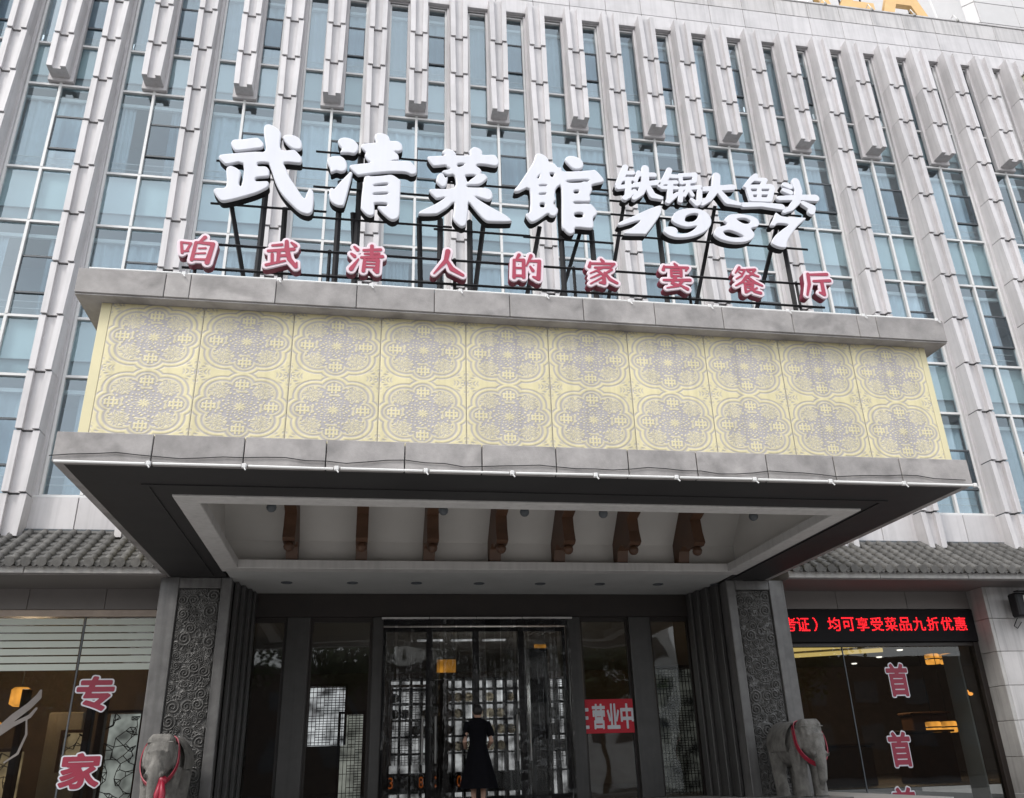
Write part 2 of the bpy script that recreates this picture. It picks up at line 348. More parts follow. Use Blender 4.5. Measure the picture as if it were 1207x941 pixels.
POLY={
 '武':[[-2.006,7.855,-1.972,7.898,-1.859,7.917,-1.709,7.959,-1.655,7.955,-1.595,7.891,-1.583,7.843,-1.603,7.8,-1.692,7.771,-1.841,7.728,-1.931,7.714,-1.972,7.749,-2.005,7.815],[-1.335,8.032,-1.282,8.059,-1.188,8.055,-1.114,8.007,-1.082,7.929,-1.08,7.859,-1.109,7.826,-1.171,7.823,-1.236,7.856,-1.295,7.915,-1.337,7.991],[-1.605,8.143,-1.583,8.197,-1.537,8.212,-1.48,8.188,-1.414,8.145,-1.375,8.088,-1.37,8.018,-1.349,7.795,-1.194,7.812,-1.137,7.782,-1.069,7.69,-1.064,7.621,-1.101,7.592,-1.29,7.587,-1.263,7.492,-1.198,7.343,-1.095,7.18,-0.993,7.027,-0.967,7.097,-0.942,7.176,-0.912,7.188,-0.878,7.134,-0.864,7.03,-0.867,6.841,-0.901,6.785,-0.946,6.774,-1.038,6.806,-1.167,6.926,-1.284,7.066,-1.372,7.229,-1.44,7.415,-1.479,7.518,-1.506,7.558,-1.627,7.545,-1.625,7.489,-1.531,7.493,-1.481,7.449,-1.467,7.373,-1.487,7.332,-1.628,7.299,-1.627,7.241,-1.495,7.255,-1.463,7.229,-1.466,7.171,-1.514,7.119,-1.627,7.041,-1.798,6.959,-1.94,6.899,-2.026,6.881,-2.074,6.914,-2.134,7.001,-2.15,7.046,-2.114,7.082,-1.999,7.118,-2.025,7.373,-2.016,7.428,-1.973,7.456,-1.904,7.434,-1.842,7.382,-1.834,7.335,-1.841,7.172,-1.804,7.175,-1.824,7.516,-2.02,7.474,-2.076,7.503,-2.135,7.565,-2.139,7.603,-2.104,7.632,-1.927,7.675,-1.688,7.725,-1.553,7.756,-1.589,7.993]],
 '清':[[-0.6,8.037,-0.573,8.078,-0.5,8.102,-0.403,8.079,-0.333,8.011,-0.315,7.937,-0.334,7.87,-0.377,7.833,-0.451,7.838,-0.538,7.828,-0.561,7.845,-0.542,7.903,-0.574,7.955,-0.598,8],[-0.727,7.678,-0.701,7.736,-0.637,7.766,-0.55,7.771,-0.489,7.722,-0.459,7.643,-0.46,7.569,-0.493,7.52,-0.543,7.505,-0.595,7.518,-0.651,7.485,-0.673,7.501,-0.68,7.546,-0.716,7.624],[-0.441,7.48,-0.414,7.523,-0.384,7.513,-0.382,7.468,-0.421,7.211,-0.46,6.986,-0.486,6.948,-0.55,6.947,-0.623,6.988,-0.663,7.063,-0.672,7.151,-0.664,7.214,-0.629,7.23,-0.607,7.219,-0.542,7.333],[-0.102,8.19,-0.065,8.228,-0.005,8.235,0.071,8.21,0.105,8.156,0.116,8.115,0.209,8.12,0.27,8.079,0.29,8.015,0.281,7.966,0.236,7.938,0.181,7.932,0.23,7.885,0.243,7.82,0.225,7.785,0.158,7.768,0.367,7.791,0.42,7.77,0.481,7.687,0.497,7.623,0.476,7.575,0.416,7.559,0.341,7.589,0.149,7.578,-0.086,7.531,-0.274,7.479,-0.317,7.483,-0.409,7.574,-0.425,7.609,-0.39,7.646,-0.158,7.702,-0.181,7.737,-0.221,7.798,-0.227,7.835,-0.213,7.864,-0.224,7.887,-0.279,7.951,-0.283,7.988,-0.245,8.025,-0.09,8.061,-0.1,8.132],[-0.221,7.43,-0.2,7.468,-0.157,7.483,-0.12,7.476,0.033,7.503,0.128,7.528,0.18,7.518,0.27,7.452,0.279,7.398,0.276,7.1,0.276,6.905,0.256,6.824,0.199,6.784,0.142,6.796,0.053,6.875,-0.019,6.966,-0.002,6.994,0.092,7.003,0.091,7.047,-0.056,7.036,-0.064,6.997,-0.059,6.874,-0.089,6.827,-0.132,6.824,-0.183,6.854,-0.239,6.927,-0.245,6.98,-0.24,7.193],[-0.071,7.339,0.088,7.379,0.089,7.343,-0.071,7.314],[-0.074,7.195,0.093,7.224,0.094,7.195,-0.073,7.17]],
 '菜':[[0.641,7.869,0.671,7.905,0.876,7.943,0.845,7.996,0.876,8.042,0.914,8.065,0.991,8.047,1.045,7.99,1.049,7.962,1.23,7.985,1.231,8.058,1.27,8.117,1.317,8.139,1.379,8.117,1.422,8.07,1.424,8.012,1.58,8.029,1.626,7.996,1.656,7.922,1.647,7.864,1.599,7.83,1.452,7.843,1.352,7.832,1.336,7.802,1.382,7.765,1.407,7.715,1.394,7.68,1.442,7.677,1.487,7.62,1.471,7.581,1.37,7.487,1.21,7.461,1.217,7.425,1.446,7.439,1.522,7.409,1.554,7.338,1.542,7.264,1.488,7.231,1.382,7.258,1.307,7.274,1.382,7.212,1.531,7.117,1.726,7.008,1.8,6.934,1.791,6.897,1.527,6.874,1.452,6.885,1.378,6.959,1.289,7.076,1.215,7.169,1.207,7.032,1.183,6.816,1.153,6.769,1.108,6.76,1.049,6.804,0.998,6.888,1.005,6.996,1.013,7.149,0.931,7.061,0.828,6.97,0.754,6.928,0.549,6.909,0.537,6.943,0.577,6.983,0.753,7.098,0.886,7.219,0.782,7.19,0.737,7.222,0.677,7.298,0.706,7.347,1.013,7.395,1.018,7.609,0.93,7.605,0.847,7.647,0.869,7.681,0.96,7.715,0.915,7.748,0.892,7.77,0.748,7.74,0.703,7.763],[1.07,7.812,1.159,7.825,1.128,7.784,1.07,7.764],[1.181,7.628,1.319,7.642,1.241,7.557,1.203,7.516,1.185,7.58],[0.765,7.518,0.787,7.594,0.824,7.63,0.867,7.612,0.893,7.559,0.927,7.581,0.915,7.459,0.893,7.411,0.848,7.394,0.803,7.43,0.768,7.472]],
 '館':[[2.632,8.068,2.676,8.122,2.765,8.135,2.86,8.092,2.901,8.028,2.891,7.949,2.832,7.904,2.751,7.9,2.691,7.957,2.638,8.029],[2.184,8.068,2.21,8.114,2.267,8.126,2.337,8.094,2.382,8.031,2.388,7.983,2.467,7.966,2.512,7.909,2.575,7.906,2.604,7.842,2.993,7.902,3.059,7.918,3.12,7.867,3.19,7.758,3.165,7.703,3.008,7.644,3.005,7.558,2.964,7.468,2.967,7.403,2.94,7.344,2.736,7.325,2.734,7.291,2.937,7.31,2.998,7.275,3.048,7.187,3.036,7.13,2.984,7.07,2.984,6.96,2.948,6.888,2.722,6.886,2.702,6.809,2.653,6.769,2.607,6.774,2.549,6.84,2.522,6.919,2.548,7.55,2.477,7.533,2.457,7.466,2.446,7.39,2.459,7.335,2.424,7.276,2.445,7.223,2.481,7.171,2.462,7.087,2.413,7.046,2.359,7.059,2.33,7.084,2.234,7.002,2.138,6.93,2.077,6.925,2.026,7.001,2.018,7.055,2.077,7.115,2.083,7.485,1.941,7.424,1.879,7.413,1.868,7.454,1.93,7.544,2.063,7.785,2.148,7.948],[2.643,7.681,2.946,7.731,2.939,7.698,2.883,7.694,2.833,7.67,2.673,7.65],[2.736,7.516,2.796,7.526,2.793,7.48,2.734,7.47],[2.724,7.127,2.832,7.141,2.827,7.071,2.725,7.061],[2.204,7.689,2.242,7.743,2.224,7.684],[2.395,7.791,2.455,7.792,2.431,7.728,2.404,7.735],[2.235,7.566,2.329,7.575,2.328,7.556,2.234,7.545],[2.228,7.415,2.312,7.433,2.311,7.41,2.227,7.395],[2.232,7.249,2.288,7.254,2.285,7.193,2.229,7.188]],
 '1':[[3.351,6.978,3.339,7.001,3.392,7.049,3.592,7.164,3.814,7.296,3.98,7.373,4.017,7.356,4.008,7.263,3.938,7.135,3.756,6.879,3.702,6.858,3.443,6.842,3.437,6.871,3.575,6.982,3.672,7.091,3.403,6.981]],
 '9':[[4.165,7.196,4.238,7.294,4.388,7.36,4.569,7.377,4.705,7.317,4.76,7.209,4.729,7.084,4.626,6.974,4.437,6.878,4.222,6.839,4.085,6.867,4.013,6.931,4.029,6.992,4.102,7.025,4.189,7.012,4.227,6.959,4.216,6.915,4.337,6.925,4.451,6.989,4.522,7.07,4.368,7.036,4.23,7.07,4.162,7.125],[4.357,7.173,4.391,7.237,4.486,7.283,4.567,7.284,4.56,7.232,4.507,7.166,4.432,7.129,4.361,7.133]],
 '8':[[4.972,7.236,5.065,7.317,5.214,7.341,5.377,7.331,5.48,7.282,5.504,7.202,5.457,7.136,5.361,7.103,5.401,7.009,5.361,6.924,5.233,6.853,5.051,6.833,4.876,6.863,4.786,6.925,4.778,6.995,4.832,7.071,4.965,7.123,4.997,7.157,4.966,7.195],[5.165,7.254,5.295,7.272,5.371,7.231,5.337,7.187,5.263,7.176,5.186,7.215],[4.923,7.008,5.008,7.039,5.112,7.014,5.217,6.962,5.2,6.935,5.063,6.919,4.958,6.94,4.927,6.978]],
 '7':[[5.796,7.416,5.831,7.398,5.899,7.362,6.085,7.358,6.255,7.37,6.245,7.331,6.138,7.238,6.022,7.103,5.925,6.972,5.883,6.887,5.862,6.815,5.769,6.807,5.667,6.849,5.655,6.908,5.731,7.017,5.86,7.13,5.968,7.223,5.803,7.229,5.749,7.182,5.693,7.177,5.686,7.218,5.741,7.306]],
}
STRK={
 '铁':[[3.535,8.018,0.035,3.478,7.874,0.043,3.392,7.687,0.029],[3.507,7.903,0.023,3.642,7.923,0.027],[3.462,7.789,0.023,3.633,7.814,0.027],[3.397,7.64,0.029,3.63,7.691,0.023],[3.56,7.799,0.037,3.535,7.505,0.038],[3.482,7.463,0.034,3.64,7.598,0.025],[3.733,7.943,0.024,3.669,7.789,0.025],[3.729,7.9,0.026,3.964,7.92,0.032],[3.662,7.708,0.033,4.005,7.785,0.037],[3.84,8.025,0.046,3.817,7.783,0.051,3.736,7.587,0.043,3.62,7.472,0.027],[3.837,7.722,0.035,3.909,7.545,0.043,4.03,7.516,0.025]],
 '锅':[[4.211,8.032,0.036,4.14,7.879,0.04,4.035,7.731,0.027],[4.181,7.922,0.026,4.308,7.926,0.028],[4.104,7.791,0.024,4.296,7.821,0.026],[4.067,7.699,0.022,4.294,7.721,0.024],[4.204,7.801,0.034,4.163,7.504,0.035],[4.132,7.463,0.031,4.292,7.616,0.022],[4.368,7.945,0.028,4.377,7.814,0.02],[4.366,7.953,0.024,4.608,7.991,0.03,4.584,7.871,0.026],[4.387,7.824,0.02,4.574,7.864,0.024],[4.36,7.715,0.028,4.323,7.494,0.029],[4.36,7.715,0.024,4.657,7.766,0.03,4.614,7.495,0.033,4.571,7.466,0.033,4.501,7.532,0.018],[4.489,7.84,0.024,4.448,7.688,0.022,4.396,7.589,0.016],[4.479,7.712,0.02,4.525,7.612,0.022]],
 '大':[[4.711,7.737,0.034,5.171,7.817,0.042],[4.947,8.002,0.051,4.907,7.773,0.056,4.771,7.57,0.04,4.658,7.466,0.022],[4.955,7.715,0.034,5.061,7.556,0.046,5.249,7.519,0.022]],
 '鱼':[[5.583,8.074,0.029,5.516,8.007,0.035,5.386,7.86,0.022],[5.552,8,0.023,5.723,8.006,0.029,5.673,7.925,0.027],[5.418,7.85,0.026,5.799,7.892,0.037,5.816,7.86,0.031,5.735,7.646,0.034,5.453,7.625,0.03,5.421,7.85,0.026],[5.608,7.873,0.027,5.571,7.637,0.026],[5.428,7.736,0.022,5.77,7.773,0.022],[5.303,7.512,0.034,5.594,7.544,0.03,5.909,7.531,0.044]],
 '头':[[6.026,7.95,0.031,6.107,7.923,0.039],[5.999,7.848,0.027,6.098,7.814,0.035],[5.897,7.687,0.031,6.188,7.73,0.039,6.495,7.749,0.052],[6.221,8.031,0.052,6.239,7.863,0.052,6.176,7.663,0.051,6.057,7.524,0.038,5.936,7.449,0.018],[6.275,7.634,0.031,6.404,7.563,0.051,6.381,7.491,0.047]],
}
RED={
 '咱':[[7,30,3.1,13,64,3.6],[6,29,2.6,34,31,3.1,25,55,3.1],[11,60,2.6,29,57,2.6],[70,7,5.1,57,24,2.6],[47,28,4.1,42,86,4.6],[47,26,3.1,95,28,5.1,85,92,6.2],[57,46,2.1,76,44,2.6],[52,64,2.1,76,61,2.6],[45,84,2.6,86,82,3.1]],
 '武':[[18,22,3,45,17,4],[8,42,4,80,30,5],[58,5,5,60,30,6,70,65,6,90,90,5,92,75,2],[72,8,3,84,18,5],[38,38,5,38,78,4],[40,56,4,56,54,4],[20,52,4,22,80,4],[6,90,4,58,72,3]],
 '清':[[12,10,3,22,20,5],[4,35,3,14,43,5],[6,88,6,26,52,2],[40,20,3.5,90,14,4.5],[44,32,3,86,28,4],[34,46,3.5,96,38,5],[64,3,5,64,42,4],[44,54,4,42,92,5],[44,54,3,84,52,5,82,92,6,72,86,3],[46,66,2.5,80,65,2.5],[46,78,2.5,80,77,2.5]],
 '人':[[50,6,7,44,40,6,8,88,2],[46,36,3,62,68,7,96,88,4]],
 '的':[[28,4,5,16,26,2],[12,24,4,10,86,5],[12,24,3.5,42,22,5,40,84,5],[14,52,3,40,51,3],[12,80,4,40,79,4],[66,4,5,50,42,2],[60,24,3,92,22,5,86,86,6,70,80,3],[62,44,3,70,58,5]],
 '家':[[48,2,3,54,10,5],[12,16,3,8,32,5],[12,20,3.5,90,16,4,80,28,3],[26,34,3,74,30,4],[50,34,3,10,56,2],[36,46,4,54,62,4,52,88,6,38,88,3],[46,54,3,10,74,2],[52,66,3,8,94,2],[80,38,4,58,54,3],[56,50,3,72,74,5,94,86,4]],
 '宴':[[48,2,3,54,9,5],[12,14,3,8,28,5],[12,17,3.5,92,14,4,84,26,3],[34,26,3,34,50,4],[34,27,3,68,25,4,66,48,4],[36,37,2.5,66,36,2.5],[36,48,2.5,66,47,2.5],[6,66,3.5,94,60,5],[46,52,5,32,76,4,60,82,3,82,94,5],[70,64,4,52,84,4,14,94,2]],
 '餐':[[26,2,4,10,24,2],[26,10,2.5,44,10,3,30,34,3,10,46,2],[22,19,2,32,27,2.5],[50,8,2.5,80,6,4,64,26,3,50,34,2.5],[54,14,3,72,26,4,88,32,3],[48,34,5,30,56,4,4,72,2],[50,36,4,70,54,5,96,66,3],[46,50,3,54,54,3],[36,62,3,36,94,4],[36,61,3,64,60,4,62,76,3],[38,69,2,62,68,2],[38,77,2,62,76,2],[36,94,4,56,84,2],[76,76,3,60,86,2.5],[52,78,2.5,66,90,4,86,94,5]],
 '厅':[[24,14,3.5,90,8,5],[22,12,5,20,50,5,6,92,3],[38,38,4,96,32,5],[66,38,5,66,86,6,52,80,3]],
}
# ------------------------------------------------------------------ the ground
tag(MB().box(-150, 150, -120, 150, -1.9, -1.6).build('ground', asphalt), kind='structure')
tag(MB().box(-40, 40, -6, 11.0, -1.6, -1.596 + .1).build('forecourt', paving), kind='structure')
MB_ = MB()
for k in range(6): MB_.box(-4.2 + 0, 8.7, 11.0 + .3 * k, 40 if k == 5 else 11.0 + .3 * (k + 1), -1.5, -1.348 + k * .1516)
tag(MB_.build('entrance_platform', paving), kind='structure')
Z0 = -.59
tag(MB().box(-12, 30, 16.9, 30, -.6, Z0 + .004).build('interior_floor', int_floor), kind='structure')
tag(MB().box(-12, 30, 16.75, 30, 3.0, 3.2).build('interior_ceiling', int_ceil), kind='structure')
tag(MB().box(-12, 30, 29.8, 30, Z0, 3.0).build('interior_wall', int_wall), kind='structure')
for x in (-12.2, 30.0): tag(MB().box(x, x + .2, 16.2, 30, Z0, 3.0).build('interior_wall', int_wall), kind='structure')
# ------------------------------------------------------------------ the hotel's upper floors
B = thing('hotel_building', (5, 16.2, -1.6), 'tall pale granite hotel facade with ribbed vertical piers and blue glass behind the entrance canopy', 'building')
BAY = 2.004; X0 = -7.215; BAYS = range(-1, 15)
ZW = [(4.78, 7.26), (8.49, 10.79), (12.10, 14.47), (15.63, 18.13)]; ZS = [(7.26, 8.49), (10.79, 12.10), (14.47, 15.63)]
HX = .73
XA, XB = X0 - 1.5 * BAY - .3, X0 + 14.6 * BAY
part('parapet_wall', (XA, XB, 16.11, 16.6, 18.2, 19.84), granite, B)
part('lintel_beam', (XA, XB, 16.09, 16.108, 18.13, 18.66), granite, B)
for k, (za, zb) in enumerate([(18.16, 18.64), (18.64, 19.30), (19.30, 19.87)]):
    me, c = MB().box(-.495, .495, 15.98 - (.004 if k == 2 else 0), 16.085, za + .006, zb - .006, c=.006).mesh('cladding_panel', granite2 if k == 2 else granite)
    for j in range(31):
        inst('cladding_panel', me, (X0 - BAY * 1.75 + 1.002 * j, c[1], c[2]), B)
part('parapet_coping', (XA, XB, 15.952, 16.62, 19.872, 19.93), granite2, B, .01)
part('base_wall', (XA, XB, 16.12, 16.3, 3.2, 4.76), eave_d, B)
me, c = MB().box(-.995, .995, 16.03, 16.11, 4.16, 4.755, c=.006).mesh('cladding_panel', granite)
for i in range(-1, 15): inst('cladding_panel', me, (X0 + BAY * (i - .5), c[1], c[2]), B)
part('flashing', (XA, XB, 15.96, 16.11, 4.09, 4.15), gasket, B, .01)
part('sill_beam', (XA, XB, 16.05, 16.25, 4.76, 4.80), alu, B, .005)
part('room_back_wall', (XA, XB, 18.6, 18.8, 3.3, 18.1), room_m, B)
for za, zb in ZS: part('floor_slab', (XA, XB, 16.50, 18.6, za + .30, zb - .32), concrete, B)
part('floor_slab', (XA, XB, 16.3, 18.6, 4.2, 4.7), white_paint, B); part('floor_slab', (XA, XB, 16.3, 18.6, 18.3, 18.6), white_paint, B)
def window_meshes(za, zb, fin):
    d = {}
    b = MB(); t = .028
    b.box(-HX, -HX + .05, 16.14, 16.23, za, zb).box(HX - .05, HX, 16.14, 16.23, za, zb)
    b.box(-HX + .05, HX - .05, 16.13, 16.225, zb - .055, zb - .003).box(-HX + .05, HX - .05, 16.13, 16.225, za + .003, za + .055).box(-t, t, 16.12, 16.224, za + .055, zb - .055)
    d['frame'] = b.mesh('frame', alu)
    h = zb - za; s0, s1 = za + .25 * h, za + .62 * h
    d['pane'] = [MB().box(-HX + .05, -t, 16.19, 16.20, za + .055, zb - .055).mesh('pane', glass_w), MB().box(t, HX - .05, 16.19, 16.20, s1 + .02, zb - .055).mesh('pane', glass_w), MB().box(t, HX - .05, 16.19, 16.20, za + .055, s0 - .02).mesh('pane', glass_w)]
    d['sash'] = MB().box(t + .02, HX - .065, 16.165, 16.175, s0 + .02, s1 - .02).mesh('sash_pane', glass_s)
    b = MB(); a0, a1 = t, HX - .05
    b.box(a0, a1, 16.15, 16.21, s1 - .02, s1 + .02).box(a0, a1, 16.15, 16.21, s0 - .02, s0 + .02).box(a0, a0 + .02, 16.151, 16.209, s0, s1).box(a1 - .02, a1, 16.151, 16.209, s0, s1)
    d['gasket'] = b.mesh('sash_frame', gasket)
    b = MB()
    for z in (za + .30, za + .46): b.tube([(-HX + .02, 16.34, z), (HX - .02, 16.34, z)], .012, 6)
    d['rail'] = b.mesh('guard_rail', alu)
    d['pelmet'] = MB().box(-HX, HX, 16.30, 16.36, zb - .33, zb - .25).mesh('pelmet', white_paint)
    return d
def curtain(x0, x1, za, zb):
    n = 26; V = []; F = []; ph = random.random() * 6
    for i in range(n + 1):
        x = x0 + (x1 - x0) * i / n; y = 16.40 + .035 * math.sin(i * 1.9 + ph) + .02 * math.sin(i * .7 + ph)
        V += [(x, y, za), (x + .01 * math.sin(i), y, zb)]
    for i in range(n): F.append((2 * i, 2 * i + 2, 2 * i + 3, 2 * i + 1))
    return MB().add(V, F)
WM = [window_meshes(a, b, i == 3) for i, (a, b) in enumerate(ZW)]
CUR = []
for k, (a, b) in enumerate(ZW):
    CUR.append([curtain(x0, x1, a + .02, b - .24).mesh('curtain', curtain_m, True) for x0, x1 in ((-HX, -.1), (-.45, .55), (-.1, HX), (-HX, HX), (-HX, -.40), (.40, HX))])
SPM = []
for za, zb in ZS:
    b = MB(); t = .028
    b.box(-HX, -HX + .05, 16.141, 16.23, za, zb).box(HX - .05, HX, 16.141, 16.23, za, zb).box(-t, t, 16.121, 16.224, za, zb).box(-HX + .05, HX - .05, 16.205, 16.222, za, za + .02)
    zc = za + .30 * (zb - za)
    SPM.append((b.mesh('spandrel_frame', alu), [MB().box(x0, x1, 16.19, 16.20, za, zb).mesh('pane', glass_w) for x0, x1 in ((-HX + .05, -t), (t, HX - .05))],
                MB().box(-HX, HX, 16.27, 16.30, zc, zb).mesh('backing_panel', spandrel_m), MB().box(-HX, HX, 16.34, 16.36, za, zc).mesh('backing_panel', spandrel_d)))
for i in BAYS:
    x = X0 + BAY * i
    for k, d in enumerate(WM):
        me, c = d['frame']; w = inst('window', me, (x, c[1], c[2]), B)
        for me, c in d['pane']:
            p = inst('pane', me, (x + c[0], c[1], c[2]), w); p.rotation_euler = (random.uniform(-.006, .006), 0, random.uniform(-.008, .008))
        for q in ('sash', 'gasket', 'rail', 'pelmet'):
            me, c = d[q]; inst(me.name.split('.')[0], me, (x + c[0], c[1], c[2]), w)
        sel = random.choice([(3,), (3,), (2,), (3,), (0,), (3,), (4, 5), (3,), (1,)])
        if k == 3: sel = (3,)
        for s in sel: me, c = CUR[k][s]; inst('curtain', me, (x + c[0], c[1], c[2]), w)
    for fr, ps, b1, b2 in SPM:
        me, c = fr; w = inst('spandrel', me, (x, c[1], c[2]), B)
        for me, c in ps: p = inst('pane', me, (x + c[0], c[1], c[2]), w); p.rotation_euler = (random.uniform(-.006, .006), 0, random.uniform(-.008, .008))
        for me, c in (b1, b2): inst('backing_panel', me, (x, c[1], c[2]), w)
# ribbed piers: a back plate and stacked, slightly tapering channel blocks
def pier_block(z0, z1, open_bottom=False):
    V = []
    for (z, w, d) in ((z0 + .016, .203, .366), (z1 - .016, .222, .334)):
        yb = 16.055
        V += [(x, y, z) for x, y in ((-w, yb), (-w, yb - d), (-w + .118, yb - d), (-w + .118, yb - d + .09), (w - .118, yb - d + .09), (w - .118, yb - d), (w, yb - d), (w, yb))]
    F = [(0, 1, 2, 3, 4, 5, 6, 7)[::-1], tuple(range(8, 16))] + [(i, (i + 1) % 8, 8 + (i + 1) % 8, 8 + i) for i in range(8)]
    return MB().add(V, F)
JZ = [3.93] + [13.18 + 1.206 * k for k in range(-7, 4)]
blocks = [pier_block(JZ[i], JZ[i + 1]).mesh('pier_block', granite) for i in range(len(JZ) - 1)] + [pier_block(JZ[-1], 18.30).mesh('pier_block', granite)]
plate = MB().box(-.272, .272, 16.055, 16.24, 3.93, 18.14, c=.01).mesh('pier', granite)
core = MB().prism([(-.192, 16.05), (-.192, 15.752), (-.112, 15.752), (-.112, 15.84), (.112, 15.84), (.112, 15.752), (.192, 15.752), (.192, 16.05)], 2, 3.95, 18.2).mesh('joint_core', gasket)
for i in range(-1, 16):
    x = X0 + BAY * (i - .5)
    p = inst('pier', plate[0], (x, plate[1][1], plate[1][2]), B)
    inst('joint_core', core[0], (x, core[1][1], core[1][2]), p)
    for me, c in blocks: inst('pier_block', me, (x, c[1], c[2]), p)
fb = [pier_block(*z).mesh('pier_block', granite) for z in ((14.57, 15.59), (15.59, 16.80), (16.80, 18.30))]
fplate = MB().box(-.272, .272, 16.055, 16.186, 14.50, 18.14, c=.01).mesh('short_pier', granite)
for i in BAYS:
    x = X0 + BAY * i
    p = inst('short_pier', fplate[0], (x, fplate[1][1], fplate[1][2]), B)
    for me, c in fb: inst('pier_block', me, (x, c[1], c[2]), p)
# ------------------------------------------------------------------ ground floor walls of the hotel
G = thing('ground_floor_wall', (5, 16.2, -1.6), 'taupe stone wall of the ground floor with shop windows beside the dark entrance', 'wall')
for (xa, xb) in ((-12, -3.2), (7.9, 12.55)):
    n = round((xb - xa) / 1.35)
    for j in range(n): part('wall_panel', (xa + (xb - xa) * j / n + .004, xa + (xb - xa) * (j + 1) / n - .004, 15.98, 16.1, 2.73, 3.12), eave_d, G, .004)
    part('backing_wall', (xa, xb, 16.1, 16.25, 2.62 if xa < 0 else 2.06, 3.3), eave_d, G)
part('backing_wall', (12.66, 22, 15.62, 16.0, -1.5, 3.2), eave_d, G)
part('side_wall', (-3.25, -3.0, 16.3, 17.5, Z0, 3.0), darkstone, G); part('side_wall', (7.5, 7.75, 16.3, 17.5, Z0, 3.0), darkstone, G)
z = 3.1; k = 0
while z > -1.5:                                     # courses of the granite pier at the right
    h = .64; x = 12.5; j = 0
    while x < 20:
        w = (1.9 if (k + j) % 2 else 1.3) if j else (1.6 if k % 2 else 2.4)
        part('stone_block', (x, x + w - .008, 15.5, 15.62, z - h + .008, z), granite2, G, .006); x += w; j += 1
    part('corner_block', (12.42, 12.494, 15.5, 16.1, z - h + .008, z), eave_st, G, .005); z -= h; k += 1
# ------------------------------------------------------------------ tiled eaves
tl = MB(); r = .062; SL = math.atan2(.80, 1.22)
def tile_row_mesh():
    b = MB(); n = 8; L = math.hypot(.80, 1.22)
    for t in range(6):
        a0 = t * L / 6; a1 = (t + 1) * L / 6 + .02; r0 = r * 1.10; r1 = r * .92
        V = []
        for a, rr in ((a0, r0), (a1, r1)):
            y, z = 14.72 + a * math.cos(SL), 3.27 + a * math.sin(SL) + .012
            V += [(rr * math.cos(math.pi * q / n), y - rr * math.sin(math.pi * q / n) * math.sin(SL), z + rr * math.sin(math.pi * q / n) * math.cos(SL)) for q in range(n + 1)]
        F = [(q, q + 1, n + 2 + q, n + 1 + q) for q in range(n)] + [tuple(range(n + 1)), tuple(range(n + 1, 2 * n + 2))[::-1]]
        b.add(V, F)
    return b
row = tile_row_mesh().mesh('tile_row', tile_m, True)
cap = MB().tube([(0, 14.70, 3.275), (0, 14.655, 3.268)], [r * 1.25, r * 1.3], 12).mesh('round_end_tile', tile_m)
drip = MB().prism([(-.075, 3.285), (.075, 3.285), (.055, 3.24), (0, 3.195), (-.055, 3.24)], 1, 14.70, 14.72).mesh('drip_tile', tile_m)
def pan_mesh():
    b = MB(); L = math.hypot(.80, 1.22)
    for t in range(7):
        a0 = t * L / 7; a1 = (t + 1) * L / 7 + .03; V = []
        for a, up in ((a0, .03), (a1, .0)):
            for q in range(7):
                u = -1 + q / 3; V.append((u * .11, 14.70 + a * math.cos(SL), 3.235 + a * math.sin(SL) + up + .03 * u * u))
        V2 = [(x, y, z - .02) for x, y, z in V]
        b.add(V + V2, [(q, q + 1, 8 + q, 7 + q) for q in range(6)] + [(q, q + 1, 15 + q, 14 + q) for q in range(6)])
    return b
pan = pan_mesh().mesh('pan_tile_row', tile_m)
for (xa, xb, lab) in ((-12, -3.25, 'grey tiled eave over the striped shop window left of the canopy'), (7.85, 21, 'grey tiled eave over the red LED board right of the canopy')):
    E_ = thing('tiled_eave', ((xa + xb) / 2, 15.4, 3.1), lab, 'tiled roof', 'tiled eaves beside the canopy')
    MB().prism([(14.78, 3.12), (16.1, 3.12), (16.1, 3.98), (15.98, 4.02), (14.78, 3.235)], 0, xa, xb).build('roof_deck', eave_d, E_)
    n = int((xb - xa) / .24)
    for j in range(n):
        x = xa + .12 + .24 * j
        q = inst('tile_row', row[0], (x, row[1][1], row[1][2]), E_); inst('round_end_tile', cap[0], (x, cap[1][1], cap[1][2]), q)
        q = inst('pan_tile_row', pan[0], (x + .12, pan[1][1], pan[1][2]), E_); inst('drip_tile', drip[0], (x + .12, drip[1][1], drip[1][2]), q)
    MB().tube([(xa, 15.96, 4.07), (xb, 15.96, 4.07)], .045, 8).build('ridge_tile', tile_m, E_)
    n = round((xb - xa) / 2.0)
    for j in range(n): part('fascia_stone', (xa + (xb - xa) * j / n + .005, xa + (xb - xa) * (j + 1) / n - .005, 14.76, 14.9, 3.105, 3.225), eave_st, E_, .006)
    part('soffit_board', (xa, xb, 14.80, 15.98, 3.085, 3.115), eave_d, E_)
# ------------------------------------------------------------------ tower behind, upper right
T = thing('office_tower', (29, 24, -1.6), 'pale grey granite tower with a chamfered corner rising behind the hotel roof', 'building')
part('core', (26.3, 38, 24.13, 40, -1.6, 44), tower_m, T)
me, c = MB().box(-.99, .99, 24, 24.12, -.62, .62, c=.01).mesh('wall_panel', tower_m); me2, c2 = MB().box(-.25, .25, -.06, .06, -.62, .62, c=.01).mesh('wall_panel', tower_m)
for r_ in range(14):
    for q in range(5): inst('wall_panel', me, (27.3 + 2 * q, 24.06, 20.5 + 1.27 * r_), T)
    o = inst('wall_panel', me2, (26.13, 24.22, 20.5 + 1.27 * r_), T); o.rotation_euler.z = math.radians(-45)
